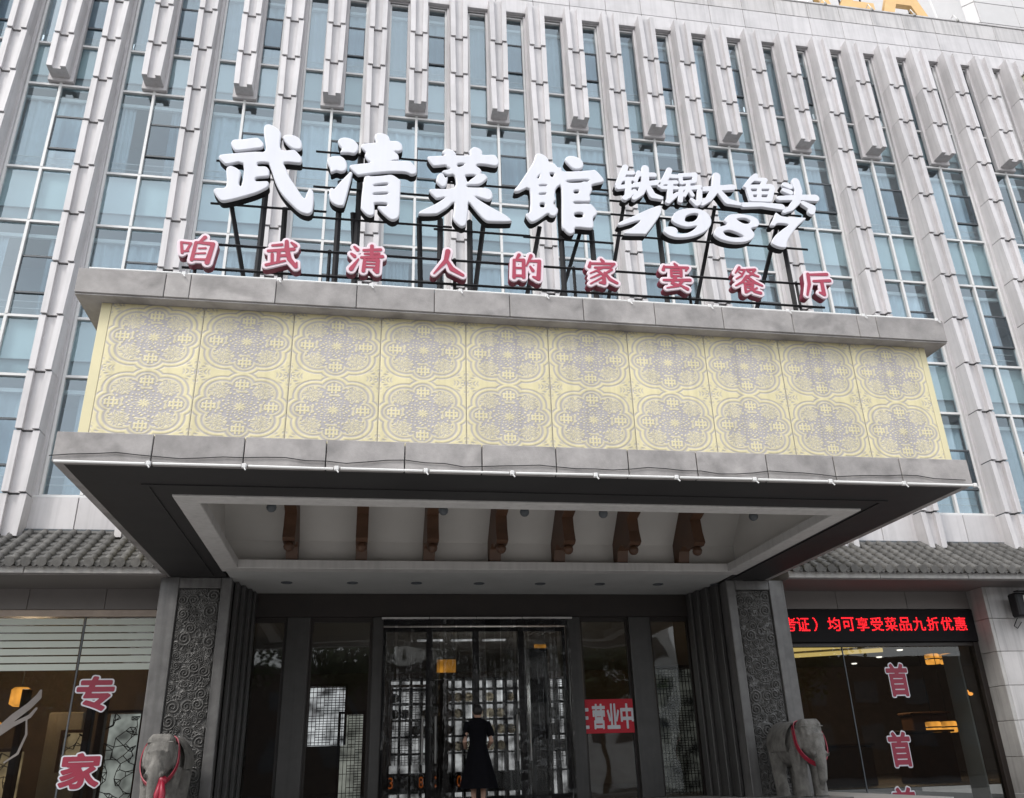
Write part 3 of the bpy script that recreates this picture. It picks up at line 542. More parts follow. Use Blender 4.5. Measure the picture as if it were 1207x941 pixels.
# ------------------------------------------------------------------ gold rooftop letters
for j, (ch, x, wd) in enumerate((('P', 9.1, 1.3), ('L', 10.55, 1.15), ('A', 12.08, 1.5), ('Z', 13.62, 1.25), ('A', 15.2, 1.55))):
    pos = ['first', 'second', 'middle', 'fourth', 'last'][j]
    L = thing('roof_letter', (x, 16.25, 19.93), 'gold letter %s on the roof parapet, %s of the five' % (ch, pos), 'sign letter', 'gold letters on the roof')
    me, c = text_solid('face', ch, gold, x, 20.98, wd, 1.9, 16.15, .16, off=.035); inst('face', me, c, L)
    for dx in (-.35, .35): MB().tube([(x + dx, 16.4, 19.93), (x + dx, 16.4, 21.6)], .025, 6).build('post', black, L)
    MB().tube([(x - .55, 16.36, 20.3), (x + .55, 16.36, 20.3)], .02, 6).build('rail', black, L)
MB().tube([(16.5, 16.4, 19.9), (16.1, 16.4, 24.5)], .03, 6).build('roof_pole', alu); tag(bpy.data.objects['roof_pole'], 'thin leaning white pole on the roof right of the last gold letter', 'pole')
for j, x in enumerate((10.85, 12.3, 13.75, 15.1, 16.5)):
    S = thing('parapet_spotlight', (x, 15.9, 19.93), 'small spotlight on a bracket at the roof edge, %s' % ('leftmost of the five', 'second from the left', 'middle one of the five', 'fourth from the left', 'rightmost, past the last gold letter')[j], 'spotlight', 'spotlights along the roof edge')
    MB().tube([(x, 16.0, 19.97), (x, 15.86, 20.0), (x + .02, 15.80, 19.78)], .012, 6).build('bracket', alu, S)
    MB().lathe([(.0, .04), (.03, .035), (.045, -.03), (.045, -.06), (0, -.06)], (x + .02, 15.80, 19.74), 10).build('lamp_head', concrete, S)
S = thing('wall_box', (18.1, 15.6, 17.3), 'small pale green box fixed to a pier near the top right of the facade', 'box'); part('casing', (17.95, 18.3, 15.45, 15.72, 17.2, 17.65), M('pale_green_paint', (.34, .36, .25), .6), S, .02); part('hood', (17.92, 18.33, 15.40, 15.72, 17.655, 17.69), eave_st, S)
# ------------------------------------------------------------------ entrance canopy
CX = 2.22
C = thing('entrance_canopy', (CX, 12, 3.1), 'big stone-edged entrance canopy with cream patterned panels and a dark underside', 'canopy')
XL, XR = -3.31, 7.56
sx = [XL] + [ (t * 9.12) for t in (-.254, -.149, -.052, .044, .141, .237, .333, .427, .526, .624, .723)] + [XR]
for a, b in zip(sx[:-1], sx[1:]): part('fascia_slab', (a + .006, b - .006, 9.12, 9.22, 3.10, 3.44 + random.uniform(-.002, .002)), stone, C, .006)
cx_ = [-3.40, -2.43, -2.15, -1.175, -.225, .715, 1.655, 2.6, 3.545, 4.47, 5.445, 6.39, 6.67, 7.68]
for a, b in zip(cx_[:-1], cx_[1:]): part('cornice_slab', (a + .004, b - .004, 9.05, 9.16, 5.12, 5.44 + random.uniform(-.002, .002)), stone, C, .006)
part('cornice_soffit', (-3.39, 7.67, 9.07, 15.9, 5.10, 5.118), stone, C); part('cornice_side', (-3.40, -3.30, 9.165, 15.9, 5.12, 5.43), stone, C, .005); part('cornice_side', (7.58, 7.68, 9.165, 15.9, 5.12, 5.43), stone, C, .005)
part('canopy_roof', (-3.3, 7.58, 9.17, 15.9, 5.2, 5.40), concrete, C)
for x0, x1 in ((XL, XL + .1), (XR - .1, XR)): part('side_fascia', (x0, x1, 9.225, 15.9, 3.10, 3.44), stone, C, .005)
part('panel_ledge', (XL + .1, XR - .1, 9.225, 9.34, 3.36, 3.43), stone, C)
part('side_panel', (-3.14, -3.08, 9.31, 15.9, 3.44, 5.10), cream_p, C); part('side_panel', (7.38, 7.44, 9.31, 15.9, 3.44, 5.10), cream_p, C)
part('corner_strip', (-3.14, -3.03, 9.235, 9.30, 3.435, 5.098), cream_p, C, .004); part('corner_strip', (7.355, 7.44, 9.235, 9.30, 3.435, 5.098), cream_p, C, .004)
part('panel_backing', (-3.07, 7.37, 9.30, 9.36, 3.44, 5.098), wood_d, C)
def medallion_panel(w=1.034, h=1.662, nx=190, nz=300):
    u = np.linspace(-w / 2, w / 2, nx); v = np.linspace(-h / 2, h / 2, nz); U, V = np.meshgrid(u, v, indexing='ij')
    q = h / 2; Vm = np.where(V > 0, V - q / 2, V + q / 2)           # two medallions, one above the other
    X = U / (w / 2); Y = Vm / (q / 2)                               # each in [-1, 1]
    def circ(cx, cy, r): return np.hypot(X - cx, (Y - cy)) - r
    def shape(o):
        d = np.full(X.shape, 9.)
        for sx_ in (-1, 1):
            d = np.minimum(d, circ(sx_ * .66, 0, .26 + o)); d = np.minimum(d, circ(0, sx_ * .66, .26 + o))
            for sy in (-1, 1): d = np.minimum(d, circ(sx_ * .40, sy * .40, .37 + o))
        return np.minimum(d, circ(0, 0, .5))
    line = lambda d, c, t: np.clip(1 - np.abs(d - c) / t, 0, 1)
    d = shape(.0); R = np.hypot(X, Y); th = np.arctan2(Y, X)
    g = np.maximum(line(d, 0, .042) ** .6, line(d, -.055, .014) * .5)                     # inner outline
    g = np.maximum(g, line(d, .12, .032) ** .6 * (np.maximum(abs(X), abs(Y)) < 1.02))      # outer outline
    ins = d < -.07
    lace = .5 + .5 * np.sin(R * 46 + 1.2 * np.cos(8 * th)) * np.cos(16 * th + R * 9)
    ground = np.clip((0.86 - R - .14 * np.cos(4 * th)) / .08, 0, 1)                 # star-shaped grey ground
    rngp = np.random.RandomState(3); k = rngp.rand(24, 38); k = (k + k[::-1]) / 2; k = (k + k[:, ::-1]) / 2
    xi = np.clip(((X + 1) / 2 * 23), 0, 22.999); yi = np.clip(((Y + 1) / 2 * 37), 0, 36.999); i0 = xi.astype(int); j0 = yi.astype(int); fx = xi - i0; fy = yi - j0
    ns = k[i0, j0] * (1 - fx) * (1 - fy) + k[i0 + 1, j0] * fx * (1 - fy) + k[i0, j0 + 1] * (1 - fx) * fy + k[i0 + 1, j0 + 1] * fx * fy
    cut = (lace * .75 + ns * .5 > .81)
    petals = np.clip((np.cos(8 * th) * .035 + .13 - R) / .03, 0, 1)
    gi = ground * np.where(cut, .12, 1.0); gi = np.where(petals > .5, np.where(np.sin(R * 60) * np.cos(8 * th) > .2, .7, .05), gi)
    for sx_, sy in ((-.66, 0), (.66, 0), (0, -.66), (0, .66)):      # round coins in the four lobes
        dd = circ(sx_, sy, 0); lx, ly = X - sx_, Y - sy
        coin = dd < .20; bars = ((np.abs(np.abs(lx) - .045) < .02) | (np.abs(np.abs(ly) - .055) < .02) | (np.abs(np.abs(lx) - .12) < .02) & (np.abs(ly) < .09)) & (dd < .16)
        gi = np.where(coin, np.where(bars, .05, .95), gi)
    for sx_ in (-1, 1):
        for sy in (-1, 1):
            dd = circ(sx_ * .47, sy * .47, 0)
            gi = np.where(dd < .22, np.maximum(gi * .2, line(np.abs(np.sin(dd * 22 + 2.5 * np.cos(5 * np.arctan2(Y - sy * .47, X - sx_ * .47)))), .9, .4)), gi)
    g = np.where(ins, np.maximum(gi, 0), g)
    out = d > .15                                                   # leafy sprigs in the gaps
    Xa, Ya = 1 - np.abs(X), 1 - np.abs(Y)
    rr = np.hypot(Xa * 1.3, Ya); tt = np.arctan2(Ya, Xa)
    spr = ((np.sin(tt * 9) * .5 + .5) * np.clip((.42 - rr) / .1, 0, 1) * (np.sin(rr * 55 + np.cos(tt * 6) * 2) > -.3))
    dia = np.clip((.07 - (Xa + Ya * .45)) / .02, 0, 1)
    g = np.where(out, np.maximum(spr * .85, dia), g)
    g = np.where(ns > .82, g * .6, g)
    edge = (np.abs(U) > w / 2 - .006); g = np.where(edge, .5, g)
    g = np.clip(g, 0, 1); y = 9.235 + .0035 * g + .004 * edge
    v3 = np.stack([U, y, V], -1).reshape(-1, 3); idx = np.arange(nx * nz).reshape(nx, nz)
    F = np.stack([idx[:-1, :-1], idx[1:, :-1], idx[1:, 1:], idx[:-1, 1:]], -1).reshape(-1, 4)
    me = bpy.data.meshes.new('patterned_panel'); me.from_pydata((v3 - [0, 9.24, 0]).tolist(), [], F.tolist())
    at = me.attributes.new('pat', 'FLOAT', 'POINT'); at.data.foreach_set('value', g.ravel()); me.materials.append(cream); me.polygons.foreach_set('use_smooth', [True] * len(me.polygons)); return me
pm = medallion_panel()
for j in range(10): inst('patterned_panel', pm, (-3.03 + 1.0385 * (j + .5), 9.24, 4.266), C)
# underside
RX0, RX1, RY0, RY1 = -2.30, 6.66, 10.23, 14.42
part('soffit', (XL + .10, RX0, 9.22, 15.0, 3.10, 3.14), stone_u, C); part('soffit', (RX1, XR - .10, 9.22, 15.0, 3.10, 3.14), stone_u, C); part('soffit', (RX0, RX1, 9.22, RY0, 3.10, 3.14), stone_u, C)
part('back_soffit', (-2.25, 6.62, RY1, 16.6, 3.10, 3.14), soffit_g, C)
part('edge_groove', (XL + .75, XR - .75, 9.83, 9.90, 3.085, 3.099), stone_u, C); 
for x in (XL + .75, XR - .82): part('edge_groove', (x, x + .07, 9.90, 14.9, 3.085, 3.099), stone_u, C)
part('recess_trim', (RX0, RX1, RY0, RY0 + .28, 3.075, 3.22), trim_m, C, .01); part('recess_trim', (RX0, RX1, RY1 - .28, RY1, 3.075, 3.22), trim_m, C, .01)
part('recess_trim', (RX0, RX0 + .28, RY0 + .28, RY1 - .28, 3.077, 3.219), trim_m, C, .01); part('recess_trim', (RX1 - .28, RX1, RY0 + .28, RY1 - .28, 3.077, 3.219), trim_m, C, .01)
MB().prism([(14.425, 3.14), (14.50, 3.14), (14.50, 4.5), (13.1, 4.5), (13.1, 4.40), (13.9, 4.14), (14.425, 3.60)], 0, RX0, RX1).build('recess_wall', recess_w, C)
part('recess_ceiling', (RX0, RX1, RY0, 13.1, 4.40, 4.5), recess_w, C); part('recess_wall', (RX0, RX1, RY0 - .06, RY0, 3.22, 4.4), recess_w, C)
for x in (RX0 - .06, RX1): part('recess_wall', (x, x + .06, RY0, 14.42, 3.14, 4.4), recess_w, C)
bm_, c = MB().prism([(14.42, 3.22), (14.42, 3.60), (13.9, 4.13), (13.0, 4.38), (13.0, 3.98), (13.18, 3.90), (13.46, 3.82), (13.43, 3.60), (13.36, 3.40), (13.44, 3.36), (13.72, 3.36), (13.80, 3.44), (13.95, 3.47), (14.12, 3.42), (14.20, 3.22)], 0, -.095, .095).ball((0, 13.53, 3.29), (.085, .085, .085)).mesh('carved_bracket', wood)
for k in range(7): inst('carved_bracket', bm_, (2.20 + 1.13 * (k - 3), c[1], c[2]), C)
me, c = MB().ball((0, 11.6, 3.36), .07).tube([(0, 11.6, 3.38), (0, 11.6, 4.4)], .012, 6).mesh('hanging_lamp', gasket)
for k in (-1.29, 1.07, 2.24, 3.41, 5.75): inst('hanging_lamp', me, (k, c[1], c[2]), C)
me, c = MB().lathe([(.10, 0), (.10, -.012), (.075, -.014), (.07, .0)], (0, 15.4, 3.099), 16).mesh('downlight', gasket)
for k in range(-1, 7): inst('downlight', me, (-.2 + 1.14 * k, c[1], c[2]), C)
# white light tubes along both edges, clipped on
def tubes(z, y, xa, xb, n, sag):
    L = (xb - xa) / n
    for j in range(n):
        a, b = xa + L * j + .04, xa + L * (j + 1) - .04; dz = random.uniform(-sag, sag)
        MB().tube([(a, y, z), (b, y, z + dz)], .015, 8).build('light_tube', white_paint, C)
        MB().box(b + .01, b + .06, y - .022, y + .022, z - .026, z + .026, c=.008).tube([(b + .04, y - .035, z - .03), (b + .06, y - .045, z - .06)], .008, 5).build('tube_clip', alu, C)
tubes(3.092, 9.09, XL, XR, 11, .006); tubes(5.452, 9.07, -3.33, 7.60, 10, .006)
pts = []; x = XL - .02
while x < XR: pts.append((x, 9.105 + random.uniform(-.004, .0), 3.185 + .02 * math.sin(x * 4.1) + random.uniform(-.012, .012))); x += .22
tag(MB().tube(pts, .0055, 5).build('cable', black), 'thin sagging dark cable strung along the lower canopy edge', 'cable')
# ------------------------------------------------------------------ sign scaffold and characters
YB, YS = 9.55, 9.20
F_ = thing('steel_scaffold', (2.1, 9.8, 5.41), 'black steel frame of posts, rails and braces holding the rooftop sign characters', 'scaffold')
def beam(nm, p, q, w): return MB().tube([p, q], w, 4).build(nm, black, F_)
for x, zt in ((-1.52, 7.6), (-.54, 7.5), (-.28, 8.0), (.84, 7.0), (1.25, 7.0), (2.55, 7.9), (3.0, 7.0), (4.02, 7.7), (5.95, 7.7)):
    beam('post', (x, 9.75, 5.41), (x, 9.75, zt), .040)
for x, dx in ((-1.95, .35), (-1.25, -.05), (-.35, .12), (.55, .10), (1.45, -.15), (2.25, -.25), (2.85, -.45), (3.55, -.35), (4.95, -.45), (6.0, -.6)): beam('brace', (x, 9.76, 7.0 if x < 3.3 else 7.6), (x + dx, 10.45, 5.41), .036)
for x0, x1, zs in ((-2.2, -.7, (6.95, 7.65)), (-.9, 1.0, (6.85, 7.35, 7.95)), (.75, 2.1, (6.8, 7.6)), (2.0, 3.3, (6.78, 7.7)), (3.3, 6.3, (6.92, 7.28, 7.52, 7.9))):
    for zz in zs: beam('rail', (x0, 9.72, zz), (x1, 9.72, zz), .020)
for zz in (6.08, 5.72): beam('rail', (-2.35, 9.36, zz), (6.15, 9.36, zz), .020)
for k in range(6): beam('post', (-2.2 + 1.6 * k, 9.38, 5.41), (-2.2 + 1.6 * k, 9.38, 6.12), .022)
for k in range(6): part('foot_plate', (-2.2 + 1.5 * k, -1.95 + 1.5 * k, 9.2, 9.42, 5.445, 5.485), black, F_)
def off_loops(loops, d):                            # grow traced loops a little for the black tray behind
    out = []
    for L in loops:
        P = np.array(L); A = .5 * np.sum(P[:, 0] * np.roll(P[:, 1], -1) - np.roll(P[:, 0], -1) * P[:, 1]); t = np.roll(P, -1, 0) - np.roll(P, 1, 0); t /= np.linalg.norm(t, axis=1)[:, None] + 1e-9
        nrm = np.stack([t[:, 1], -t[:, 0]], 1) * (1 if A > 0 else -1); out.append(P + nrm * d)
    return out
ORD = {'武': 'the first, with a leaning hooked stroke', '清': 'the second, with three water strokes at its left', '菜': 'the third, with splayed legs', '館': 'the fourth, with stacked boxes at its right'}
def white_char(ch, loops, y, lab, grp, bev, px):
    cx = np.mean([p[0] for L in loops for p in L]); cz = min(p[1] for L in loops for p in L)
    S = thing('sign_character', (cx, y, cz), lab, 'sign character' if ch not in '1987' else 'sign numeral', grp)
    me, c = curve_solid('face', loops, signwhite, y, .06, bev); inst('face', me, c, S)
    me, c = curve_solid('back_tray', loops, blackm, y + .063, .10); inst('back_tray', me, c, S)
for ch in '武清菜館': white_char(ch, [smooth_loop(L) for L in POLY[ch]], YB, 'large white character %s, %s' % (ch, ORD[ch]), 'large white characters on the canopy', .016, 0)
for ch, w in zip('1987', ('a slanted stroke, left of the nine', 'round head and a curled tail', 'two loops, between nine and seven', 'last of the four numerals')): white_char(ch, [smooth_loop(L) for L in POLY[ch]], YB, 'white italic numeral %s, %s' % (ch, w), 'white numerals on the canopy', .010, 0)
for ch, w in zip('铁锅大鱼头', ('leftmost of the small white row', 'beside the leftmost one', 'the simplest, in the middle', 'with a boxed grid above a long bar', 'rightmost of the small white row')):
    xs, zs, D = stroke_field(STRK[ch], .07, .006); white_char(ch, contours(xs, zs, D, .010), YB, 'small white character %s, %s' % (ch, w), 'small white characters above the numerals', .006, 0)
RW = {'咱': 'leftmost of the red row', '武': 'second of the red row, under the first large white character', '清': 'third of the red row, with water strokes', '人': 'two strokes only, under the third large white character', '的': 'fifth of the red row, under the fourth large white character', '家': 'sixth of the red row, right of its middle', '宴': 'seventh of the red row, under the numeral nine', '餐': 'densest of the red row, under the numeral eight', '厅': 'rightmost of the red row'}
for k, ch in enumerate('咱武清人的家宴餐厅'):
    x = (-.2365 + .1112 * k) * YS; zc = 5.885 + .012 * k; sc = .42 / 100
    st = [[v for p in np.array(s).reshape(-1, 3) for v in (x + (p[0] - 50) * sc, zc + (50 - p[1]) * sc, p[2] * sc * 1.12)] for s in RED[ch]]
    xs, zs, D = stroke_field(st, .09, .005)
    S = thing('sign_character', (x, YS, zc - .25), 'red pale-bordered character %s, %s' % (ch, RW[ch]), 'sign character', 'red characters along the canopy top')
    me, c = curve_solid('border', contours(xs, zs, D, .036), signpink, YS, .03, .006); inst('border', me, c, S)
    me, c = curve_solid('back_tray', contours(xs, zs, D, .036), trayred, YS + .032, .10); inst('back_tray', me, c, S)
    me, c = curve_solid('face', contours(xs, zs, D, .001), signred, YS - .008, .012); inst('face', me, c, S)
# ------------------------------------------------------------------ carved columns
def carved_mesh(w=.66, h=3.5, nx=130, nz=640):
    u = np.linspace(0, w, nx); v = np.linspace(0, h, nz); U, V = np.meshgrid(u, v, indexing='ij'); H = np.zeros(U.shape); rn = np.random.RandomState(5)
    sp = []
    tries = 0
    while len(sp) < 90 and tries < 6000:
        tries += 1; R = rn.choice([.12, .10, .075, .055]); x, y = rn.uniform(.03, w - .03), rn.uniform(0, h)
        if all(np.hypot(x - a, y - b) > (R + c) * .80 for a, b, c, _, _ in sp): sp.append((x, y, R, rn.choice([-1, 1]), rn.uniform(0, 6.28)))
    for x, y, R, sg, ph in sp:
        r_ = np.hypot(U - x, V - y); t = np.arctan2(V - y, U - x) * sg + ph; pitch = R / 2.3
        f = (r_ / pitch - t / (2 * math.pi)) % 1.0; ridge = np.clip(1 - np.abs(f - .5) * 2.6, 0, 1) ** .6
        H = np.where(r_ < R, np.maximum(H, ridge * (1 - .35 * r_ / R) + .25), H)
        for m in (1, 2):                            # cloud tails
            ax = x + sg * R * m * .9; rr = np.abs(np.hypot(U - ax, (V - y + R * .9) * 1.5) - R * .9); H = np.where((V < y - R * .2) & (rr < .016) & (H < .2), np.maximum(H, .7 * (1 - rr / .016) ** .5), H)
    w2 = np.sin(U * 60 + 3 * np.sin(V * 14)) * np.sin(V * 55 + 3 * np.sin(U * 21)); H = np.where(H < .05, .18 * np.clip(w2, 0, 1), H)
    H = (H + np.roll(H, 1, 0) + np.roll(H, -1, 0) + np.roll(H, 1, 1) + np.roll(H, -1, 1)) / 5
    ed = np.minimum(np.minimum(U, w - U), np.minimum(V, h - V)); H *= np.clip(ed / .02, 0, 1)
    v3 = np.stack([U - w / 2, -.045 * H, V - h / 2], -1).reshape(-1, 3); idx = np.arange(nx * nz).reshape(nx, nz)
    F = np.stack([idx[:-1, :-1], idx[1:, :-1], idx[1:, 1:], idx[:-1, 1:]], -1).reshape(-1, 4)
    me = bpy.data.meshes.new('carved_panel'); me.from_pydata(v3.tolist(), [], F.tolist()); me.materials.append(carved); me.polygons.foreach_set('use_smooth', [True] * len(me.polygons)); return me
cm = carved_mesh()
for sgn, xo, lab in ((1, -3.36, 'dark stone entrance column with carved cloud scrolls, left of the doors'), (-1, 7.84, 'dark stone entrance column with carved cloud scrolls, right of the doors')):
    K = thing('carved_column', (xo + sgn * .57, 15.3, Z0), lab, 'column', 'carved columns flanking the doors')
    X = lambda a, b: (min(xo + sgn * a, xo + sgn * b), max(xo + sgn * a, xo + sgn * b))
    part('shaft', (*X(.02, 1.13), 15.06, 16.4, Z0, 3.098), darkstone, K)
    part('border_stone', (*X(0, .30), 15.0, 15.058, Z0, 3.096), eave_d if 0 else darkstone, K, .01); part('border_stone', (*X(.98, 1.15), 15.0, 15.058, Z0, 3.096), darkstone, K, .01); part('border_stone', (*X(.302, .978), 15.002, 15.058, 2.92, 3.095), darkstone, K, .01)
    inst('carved_panel', cm, (xo + sgn * .64, 15.055, 1.17), K)
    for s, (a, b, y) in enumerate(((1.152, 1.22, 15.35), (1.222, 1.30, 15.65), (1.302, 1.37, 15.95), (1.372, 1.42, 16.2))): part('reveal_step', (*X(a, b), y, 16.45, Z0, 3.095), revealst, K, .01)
# ------------------------------------------------------------------ entrance doors
D = thing('glazed_doorway', (2.2, 16.5, Z0), 'dark stone and glass entrance front under the canopy', 'entrance')
part('header', (-2.0, 6.45, 16.42, 16.7, 2.66, 3.098), wood_d, D, .01)
for a, b in ((-1.37, -.94), (.20, .40), (3.93, 4.19), (5.18, 5.61)): part('door_post', (a, b, 16.40, 16.62, Z0, 2.66), poststone, D, .012)
part('transom_bar', (.40, 3.93, 16.45, 16.60, 2.52, 2.66), black, D, .01)
for a, b in ((-2.0, -1.37), (-.94, .20), (4.19, 5.18), (5.61, 6.45)):
    w = part('window_frame', (a, b, 16.50, 16.58, 2.58, 2.66), wood_d, D); part('frame_bar', (a, a + .05, 16.50, 16.58, Z0, 2.58), wood_d, w); part('frame_bar', (b - .05, b, 16.50, 16.58, Z0, 2.58), wood_d, w)
    part('pane', (a + .05, b - .05, 16.53, 16.54, Z0, 2.58), doorglass, w)
for j in range(4):
    a = .40 + .8825 * j; w = MB().box(a, a + .06, 16.64, 16.69, Z0, 2.50).box(a + .8225, a + .8825, 16.64, 16.69, Z0, 2.50).box(a + .06, a + .8225, 16.64, 16.69, 2.42, 2.50).box(a + .06, a + .8225, 16.64, 16.69, Z0, Z0 + .12).build('door', black, D)
    part('pane', (a + .06, a + .8225, 16.66, 16.67, Z0 + .12, 2.42), doorglass, w); xh = a + (.76 if j % 2 == 0 else .12)
    MB().tube([(xh, 16.60, .1), (xh, 16.60, .9)], .016, 8).build('handle', alu, w)
P_ = thing('strip_curtain', (2.16, 16.3, 2.6), 'clear plastic strip curtain hanging in front of the entrance doors', 'strip curtain')
for a, b in ((.36, 1.24), (1.25, 2.13), (2.14, 3.02), (3.03, 4.0)): part('hanging_rail', (a, b, 16.26, 16.31, 2.60, 2.635), trim_m, P_, .005)
def strip(x, w, ph):
    V = []; nu, nv = 8, 34
    for i in range(nu + 1):
        u = i / nu - .5
        for j in range(nv + 1):
            t = j / nv; z = 2.60 - t * 3.15
            V.append((x + u * w * (1 - .12 * math.sin(t * 3 + ph)) + .03 * math.sin(t * 4 + ph) * t, 16.28 - .05 * (1 - (2 * u) ** 2) * (.5 + .5 * math.sin(ph * 3)) + .018 * math.sin(u * 16 + t * 3 + ph) + .02 * math.sin(t * 7 + ph), z))
    return MB().add(V, [(i * (nv + 1) + j, (i + 1) * (nv + 1) + j, (i + 1) * (nv + 1) + j + 1, i * (nv + 1) + j + 1) for i in range(nu) for j in range(nv)])
for j in range(13): strip(.50 + .278 * j, .27 if j % 3 else .22, j * 1.7).build('plastic_strip', plastic, P_, True)
Bn = thing('open_banner', (4.64, 16.46, .54), 'small red banner with white characters for open on the glass right of the doors', 'banner')
part('cloth', (4.12, 5.14, 16.462, 16.468, .53, 1.13), red_banner, Bn)
for ch, x in (('在', 4.14), ('营', 4.46), ('业', 4.74), ('中', 5.01)):
    me, c = glyph_solid('lettering', ch, signwhite, x, .825, .235, .42, 16.452, .004, .03); inst('lettering', me, c, Bn)
# ------------------------------------------------------------------ inside, seen through the doors
S = thing('display_shelf', (2.9, 21.2, Z0), 'backlit white display shelf with rows of dishes, seen through the entrance doors', 'shelf')
part('back_panel', (.7, 5.2, 21.4, 21.44, Z0, 1.95), shelf_e, S)
me, c = MB().box(-.025, .025, 21.0, 21.38, Z0, 1.98).mesh('upright', black)
for k in range(19): inst('upright', me, (.7 + .25 * k, c[1], c[2]), S)
for z in (-.1, .32, .68, 1.04, 1.40, 1.72, 1.96): part('shelf_board', (.68, 5.22, 21.02, 21.37, z, z + .035), black, S)
ORDW = 'first second third fourth fifth sixth seventh eighth ninth tenth eleventh twelfth thirteenth fourteenth fifteenth sixteenth seventeenth eighteenth'.split()
pl, c = MB().lathe([(.02, 0), (.09, .015), (.115, .03), (.11, .035), (.05, .02), (0, .02)], (0, 0, 0), 14).mesh('plate', pot_m, True)
me_p = pl
for r_, z in enumerate((.36, .72, 1.08, 1.44)):
    cnt = 0
    for k in range(18):
        if random.random() < .7:
            o = inst('display_plate', me_p, (.825 + .25 * k, 21.2, z + .115)); o.rotation_euler.x = math.radians(75)
            cnt += 1; tag(o, '%s dish from the left on the %s backlit shelf behind the doors' % (ORDW[cnt - 1], ('lowest', 'second lowest', 'second highest', 'highest')[r_]), 'dish', 'dishes on the backlit shelf')
def glow_panel(nm, b, m, lab, cat): return tag(part(nm, b, m, None), lab, cat)
glow_panel('lit_panel', (1.72, 2.15, 20.1, 20.14, 2.02, 2.30), shelf_o, 'orange lit panel above the shelf, left of the standing woman', 'lit panel')
glow_panel('lit_panel', (4.0, 4.28, 20.1, 20.14, 2.1, 2.62), shelf_o, 'amber lit panel high behind the right of the doors', 'lit panel')
for j, (a, b) in enumerate(((1.3, 1.9), (2.1, 2.75), (2.85, 3.4))): glow_panel('ceiling_light', (a, b, 20.6, 20.68, 2.78, 2.82), shelf_e, 'white strip light on the ceiling behind the doors, %s' % ('left one', 'middle one', 'right one')[j], 'ceiling light')
for j, (x, y0, y1, zt) in enumerate(((1.4, 18.4, 18.7, 1.7), (3.5, 18.2, 18.6, 2.3))): tag(MB().box(x, x + .42, y0, y1, Z0, zt, c=.02).build('interior_pillar', wood_d), 'dark wooden pillar inside the doors, %s of the woman' % ('left', 'right')[j], 'pillar')
Tk = thing('ticker_display', (1.5, 17.9, -.3), 'low orange LED ticker inside the left half of the doors', 'LED display')  # orange digits mirrored in the door glass, modelled as a display behind it
part('casing', (.5, 3.3, 17.93, 18.0, -.42, -.08), blackm, Tk)
for ch, x in (('3', .66), ('8', 1.24), ('f', 1.40), (':', 1.52), ('0', 1.98)): me, c = text_solid('digit', ch, led_or, x, -.22, .03 if ch == ':' else .085, .20, 17.922, .004); inst('digit', me, c, Tk)
def lattice(name, x0, x1, y, z0, z1, mt, lab, grp, back=None, ice=False, seed=0):
    Lh = thing(name, ((x0 + x1) / 2, y, z0), lab, 'lattice screen', grp); rn = random.Random(seed); b = MB()
    if ice:
        pts = [(rn.uniform(x0, x1), rn.uniform(z0, z1)) for _ in range(int((x1 - x0) * (z1 - z0) * 95))]
        for i, p in enumerate(pts):
            q = sorted(pts, key=lambda t: (t[0] - p[0]) ** 2 + (t[1] - p[1]) ** 2)[1:4]
            for t in q: b.tube([(p[0], y, p[1]), (t[0], y + .002, t[1])], .007, 4, False)
    else:
        x = x0
        while x < x1: b.box(x, x + .012, y, y + .02, z0, z1); x += .075
        z = z0; k = 0
        while z < z1:
            xa = x0 + rn.choice([0, .15, .3]); b.box(xa, min(x1, xa + rn.uniform(.3, .9)), y - .004, y + .024, z, z + .012); z += .05
    o = b.build('lattice', mt, Lh); o['kind'] = 'stuff'
    f = .05
    MB().box(x0 - f, x0, y - .03, y + .05, z0, z1 + f).box(x1, x1 + f, y - .03, y + .05, z0, z1 + f).box(x0, x1, y - .03, y + .05, z1, z1 + f).build('frame', wood, Lh)
    if back: part('back_panel', (x0, x1, y + .3, y + .32, z0, z1), back, Lh)
warm_e = emis('warm_backlight', (1, .74, .42), .33, var=.4); white_e = emis('white_backlight', (.85, .9, .86), .42, var=.6)
lattice('lattice_screen', -1.0, -.28, 18.6, .5, 1.62, black, 'dark lattice with bright backing behind the glass left of the doors', 'wooden lattices inside', shelf_e, seed=1)
lattice('lattice_screen', -.35, .10, 18.9, Z0, 1.1, black, 'narrow lattice lower and right of the bright one left of the doors', 'wooden lattices inside', white_e, seed=2)
lattice('lattice_screen', .75, 1.62, 20.55, .1, 1.75, black, 'fine dark lattice before the left part of the backlit dish shelf', 'wooden lattices inside', None, seed=7)
lattice('lattice_screen', 4.05, 5.15, 20.55, .0, 1.9, black, 'fine dark lattice before the right end of the backlit dish shelf', 'wooden lattices inside', None, seed=8)
lattice('lattice_screen', 6.3, 7.3, 18.6, Z0, 1.9, wood_d, 'dim lattice behind the rightmost glass of the entrance', 'wooden lattices inside', emis('dim_backlight', (.8, .85, .8), .08, var=.9), seed=3)
lattice('ice_lattice_screen', -4.72, -4.10, 18.2, Z0, 1.16, wood_d, 'white-backed cracked-ice lattice right of the red decals, behind the left shop window', 'cracked-ice lattices', white_e, True, 4)
lattice('ice_lattice_screen', -5.55, -5.15, 18.6, .15, .85, wood_d, 'small beige cracked-ice lattice between the two red decals', 'cracked-ice lattices', warm_e, True, 5)
lattice('ice_lattice_screen', -7.9, -6.4, 18.9, Z0, .55, wood_d, 'warm cracked-ice lattice at the far left behind the white swirl', 'cracked-ice lattices', warm_e, True, 6)
